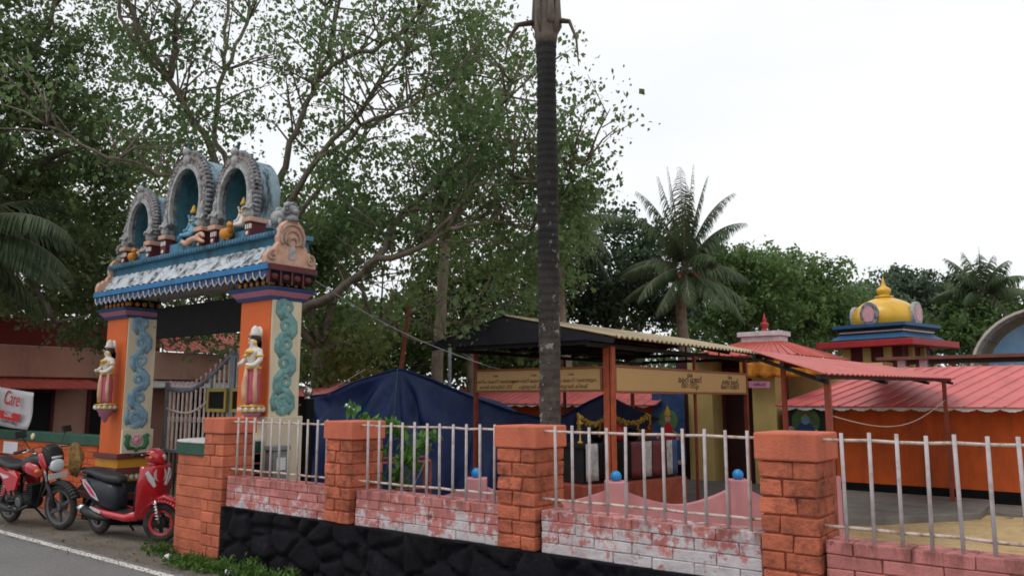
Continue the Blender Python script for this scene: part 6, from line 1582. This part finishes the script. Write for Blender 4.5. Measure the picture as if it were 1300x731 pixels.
# far-off wood closing the view
P = []
for k in range(420):
    x = nr.uniform(-160, 1460); d = nr.uniform(44, 58); h = 440 + 14*nr.normal() - (10 if x < 700 else 0)
    p = at(x, h + nr.random()*60, d); P.append(clump(p, (1.1, 1.1, .8), 70, 5))
tag(leaves("distant_wood", np.concatenate(P), .24, L_HAZY, None), kind="stuff")

# ---- coconut palms
def frond(mb, lf, base, az, el, ln, droop, n=34, wid=.62, r=.035, rnd=None):
    """arching rib with two rows of hanging leaflets"""
    rnd = rnd or rng; d = Vec((cos(az)*cos(el), sin(az)*cos(el), sin(el))); side = Vec((-sin(az), cos(az), 0)); P = []
    p = Vec(base); N = 14
    for k in range(N+1):
        P.append(p.copy()); t = k/N; p = p + d*(ln/N); d = (d + Vec((0, 0, -droop*(.35 + t)/N*2.2))).normalized()
    mb.tube(P, [r*(1 - .9*k/N) for k in range(N+1)], 5)
    for k in range(n):
        t = .12 + .88*k/(n-1); i = min(N-1, int(t*N)); f = t*N - i; q = P[i].lerp(P[i+1], f); dr = (P[i+1]-P[i]).normalized()
        L = wid*(.55 + .45*sin(pi*min(1, t*1.05)**.8)) * (1 - .45*max(0, t-.75)/.25)
        for s in (-1, 1):
            hang = Vec((0, 0, -1))*rnd.uniform(.6, 1.5)
            a = (side*s*.9 + dr*.55 + hang).normalized(); w = dr*L*.062
            m1 = q + a*L*.55; tip = q + (a + Vec((0, 0, -.35))).normalized()*L
            lf.append((q - w*.5, q + w*.5, m1 + w*.6, tip, m1 - w*.6))
def palm(name, label, px, py, d, trunk_r, fronds, ln, seed, lm=L_PALM, foot_z=None, n=34, wid=.62, spear=True, extra=()):
    r = random.Random(seed); c = at(px, py, d); fz = gz(c.x, c.y) if foot_z is None else foot_z
    t = empty(name, (c.x, c.y, fz), label, "palm tree", "coconut palms")
    mb = MB(); H = c.z - fz; mb.tube([(c.x + .15*sin(k*.6), c.y, fz + H*k/10) for k in range(10)] + [c], [trunk_r*(1.25 - .35*k/10) for k in range(11)], 10); mb.build("trunk", m_bark_pale, t, smooth=True)
    rb = MB(); lf = []
    for k in range(fronds):
        az = k*2.39996 + r.uniform(-.25, .25); u = k/max(1, fronds-1)
        el = RD(82 - 112*u + r.uniform(-8, 8)); frond(rb, lf, (c.x, c.y, c.z + .1*(1-u)), az, el, ln*r.uniform(.85, 1.08)*(.8 + .2*u), .45 + .35*u + r.uniform(-.1, .1), n, wid, .03*ln/3, r)
    for (az, el, l2, dp) in extra: frond(rb, lf, c, RD(az), RD(el), l2, dp, n, wid, .03*ln/3, r)
    rb.build("frond_rib", m_twig, t, smooth=True)
    b = MB()
    for q in lf: b.add(q, [(0, 1, 2, 3, 4)])
    b.build("crown", lm, t)
    nb = MB()
    for k in range(7):
        a = r.uniform(0, 6.28); nb.ball((c.x + .28*cos(a), c.y + .28*sin(a), c.z - .25 - .15*r.random()), .12, 8)
    nb.build("coconut", m_rust if seed % 2 else m_leafgreen, t, smooth=True)
    return t
palm("coconut_palm", "tallest coconut palm, standing against the white sky right of the dark trunk", 869, 340, 22, .15, 9, 2.1, 21, n=60, wid=.56,
     extra=[(128, 87, 2.95, .04), (40, 84, 3.0, .12), (215, 83, 2.95, .14), (225, 78, 2.7, .30), (30, 78, 2.7, .34), (218, 72, 2.6, .72), (38, 70, 2.65, .74), (215, 62, 2.3, .74), (40, 56, 2.3, .72), (300, 70, 2.4, .6),
            (218, 15, 1.9, .66), (38, 12, 1.9, .66), (225, -18, 2.0, .3), (30, -22, 2.0, .3), (300, -34, 1.9, .2), (262, -40, 2.0, .2), (335, -32, 2.0, .25)])
palm("coconut_palm", "coconut palm partly hidden by leaves just right of the dark palm trunk", 715, 292, 22, .14, 18, 2.2, 22, n=50, wid=.6)
palm("coconut_palm", "hazy coconut palm rising at the far right above the arched roof", 1246, 372, 34, .18, 22, 2.3, 23, n=56, wid=.7)
palm("coconut_palm", "low hazy coconut palm between the dome and the far right palm", 1210, 425, 36, .16, 20, 2.4, 24, n=44, wid=.7)
palm("coconut_palm", "coconut palm whose drooping fronds hang in at the left edge", -75, 300, 14.5, .16, 22, 2.7, 25, n=70, wid=.6, extra=[(38, 10, 2.8, .8), (30, 25, 2.9, .8), (50, 0, 2.6, .7)])
palm("coconut_palm", "young yellowing palm between the gateway and the tent", 425, 478, 20, .10, 16, 1.8, 26, L_PALMY, n=26, wid=.5)
palm("coconut_palm", "small coconut palm behind the temple parapet left of the dome", 1110, 440, 34, .12, 14, 2.2, 27, n=26, wid=.6)

# ---- shrub behind the second railing
sp = at(492, 625, 8.4)
t = empty("leafy_shrub", (sp.x, sp.y, gz(sp.x, sp.y)), "bright green leafy shrub behind the railing in front of the tarp", "shrub")
mb = MB(); P = []; r = random.Random(12); b0 = Vec((sp.x, sp.y, gz(sp.x, sp.y)))
for (x, y, dd, nn_) in ((446, 522, 8.3, 26), (470, 535, 8.3, 60), (495, 548, 8.4, 80), (480, 575, 8.4, 90), (515, 580, 8.3, 80), (548, 562, 8.3, 50), (530, 560, 8.5, 50), (460, 560, 8.4, 40), (505, 605, 8.4, 60), (470, 600, 8.5, 50)):
    e = at(x, y, dd); limb(mb, [b0, b0.lerp(e, .5) + Vec((r.uniform(-.08, .08), 0, .05)), e], .022, .006, int(x), 6, .02); P.append(clump(e, (.13, .13, .10), nn_, 4))
mb.build("stem", m_twig, t, smooth=True); leaves("foliage", np.concatenate(P), .105, L_SHRUB, t, .3, .42)
mb = MB(); 
for q in range(3): c = at(440 + 4*q, 514 + 3*q, 8.3); mb.ball(c, .018, 6)
mb.build("blossom", m_paper, t, smooth=True)

# ---- weeds along the foot of the wall, litter
P = []
for k in range(100):
    x = nr.uniform(-8.1, -4.6); y = 4.44 + .22*nr.random()**.6 - (.10*nr.random() if x > -7.3 else 0)
    h = .02 + (.14 if x > -7.4 else .05)*nr.random()**2; P.append(np.array((x, y, .02)) + nr.normal(size=(int(18 + 30*nr.random()), 3))*np.array((.07, .05, .03)) + np.array((0, 0, 1))*nr.random((1, 1))*h)
for k in range(9):
    P.append(np.array((-8.75 + nr.normal()*.16, 4.72 + nr.normal()*.06, .03)) + nr.normal(size=(30, 3))*np.array((.06, .06, .035)))
P = np.concatenate(P); P[:, 2] = np.abs(P[:, 2]) + .01; P[:, 1] = np.minimum(P[:, 1], 4.9)
tag(leaves("weeds", P, .052, m_weed, None, -.4, .4), kind="stuff")
P = np.stack([nr.uniform(-16, -6, 260), nr.uniform(4.25, 5.6, 260), np.full(260, .016)], 1)
m_dead = leaf_mat("dry_leaf", [(.10,.07,.03), (.16,.11,.05), (.22,.17,.09)], .1)
tag(leaves("leaf_litter", P, .03, m_dead, None, 0, .6), kind="stuff")
for k, (x, y, lab) in enumerate(((292, 718, "crumpled white paper lying in the weeds at the foot of the black plinth"), (214, 701, "small crumpled white wrapper in the weeds near the scooter front wheel"))):
    d = 1.62 / ((y - 505)/1000); p = at(x, y, d); mb = MB()
    mb.grid(lambda i, j: (p.x + .05*(1 + .25*mnoise.noise(Vec((i, j, k))))*sin(pi*i/8)*cos(2*pi*j/10), p.y + .045*sin(pi*i/8)*sin(2*pi*j/10), .055 + .04*cos(pi*i/8) + .012*mnoise.noise(Vec((i*1.3, j*1.7, 3)))), 9, 11)
    tag(mb.build("paper_litter", m_paper, origin=(p.x, p.y, .01)), lab, "litter")

# ---- grit along the broken road edge
mb = MB(); r = random.Random(5)
for k in range(1500):
    x = r.uniform(-15, -6.5); y = 4.03 + abs(r.gauss(0, .28)); q = r.uniform(.004, .013)
    if y > 5.3: continue
    z = .016; mb.add([(x-q, y, z), (x, y-q*.8, z+.002), (x+q*1.1, y, z), (x, y+q, z), (x+q*.2, y, z+q*.9)], [(0, 1, 4), (1, 2, 4), (2, 3, 4), (3, 0, 4)])
tag(mb.build("gravel", m_concrete), kind="stuff")
# ---- wires and a lamp pole behind the tent
lp0 = at(571, 560, 20)
t = empty("lamp_pole", (lp0.x, lp0.y, GZ), "thin grey pole between the tent and the shed", "pole")
mb = MB(); tp_ = at(571, 432, 20); mb.tube([(lp0.x, lp0.y, GZ), (tp_.x, tp_.y, tp_.z)], .045, 8); mb.build("shaft", m_grey_box, t, smooth=True)
def wire(a, b, sag, label, r=.006):
    mb = MB(); P = [a.lerp(b, k/20) + Vec((0, 0, -sag*sin(pi*k/20))) for k in range(21)]; mb.tube(P, r, 5)
    tag(mb.build("overhead_wire", m_grey_box, origin=a), label, "wire", "overhead wires by the shed")
wire(at(400, 356, 12), at(612, 462, 11.2), .12, "grey wire running from the gateway cornice down to the shed", .007)
wire(at(571, 436, 19.9), at(700, 470, 12), .25, "sagging grey wire from the thin pole into the shed", .006)

# ------------------------------------------------------------------ tidy
for o in bpy.data.objects:
    if "_w" in o: del o["_w"]
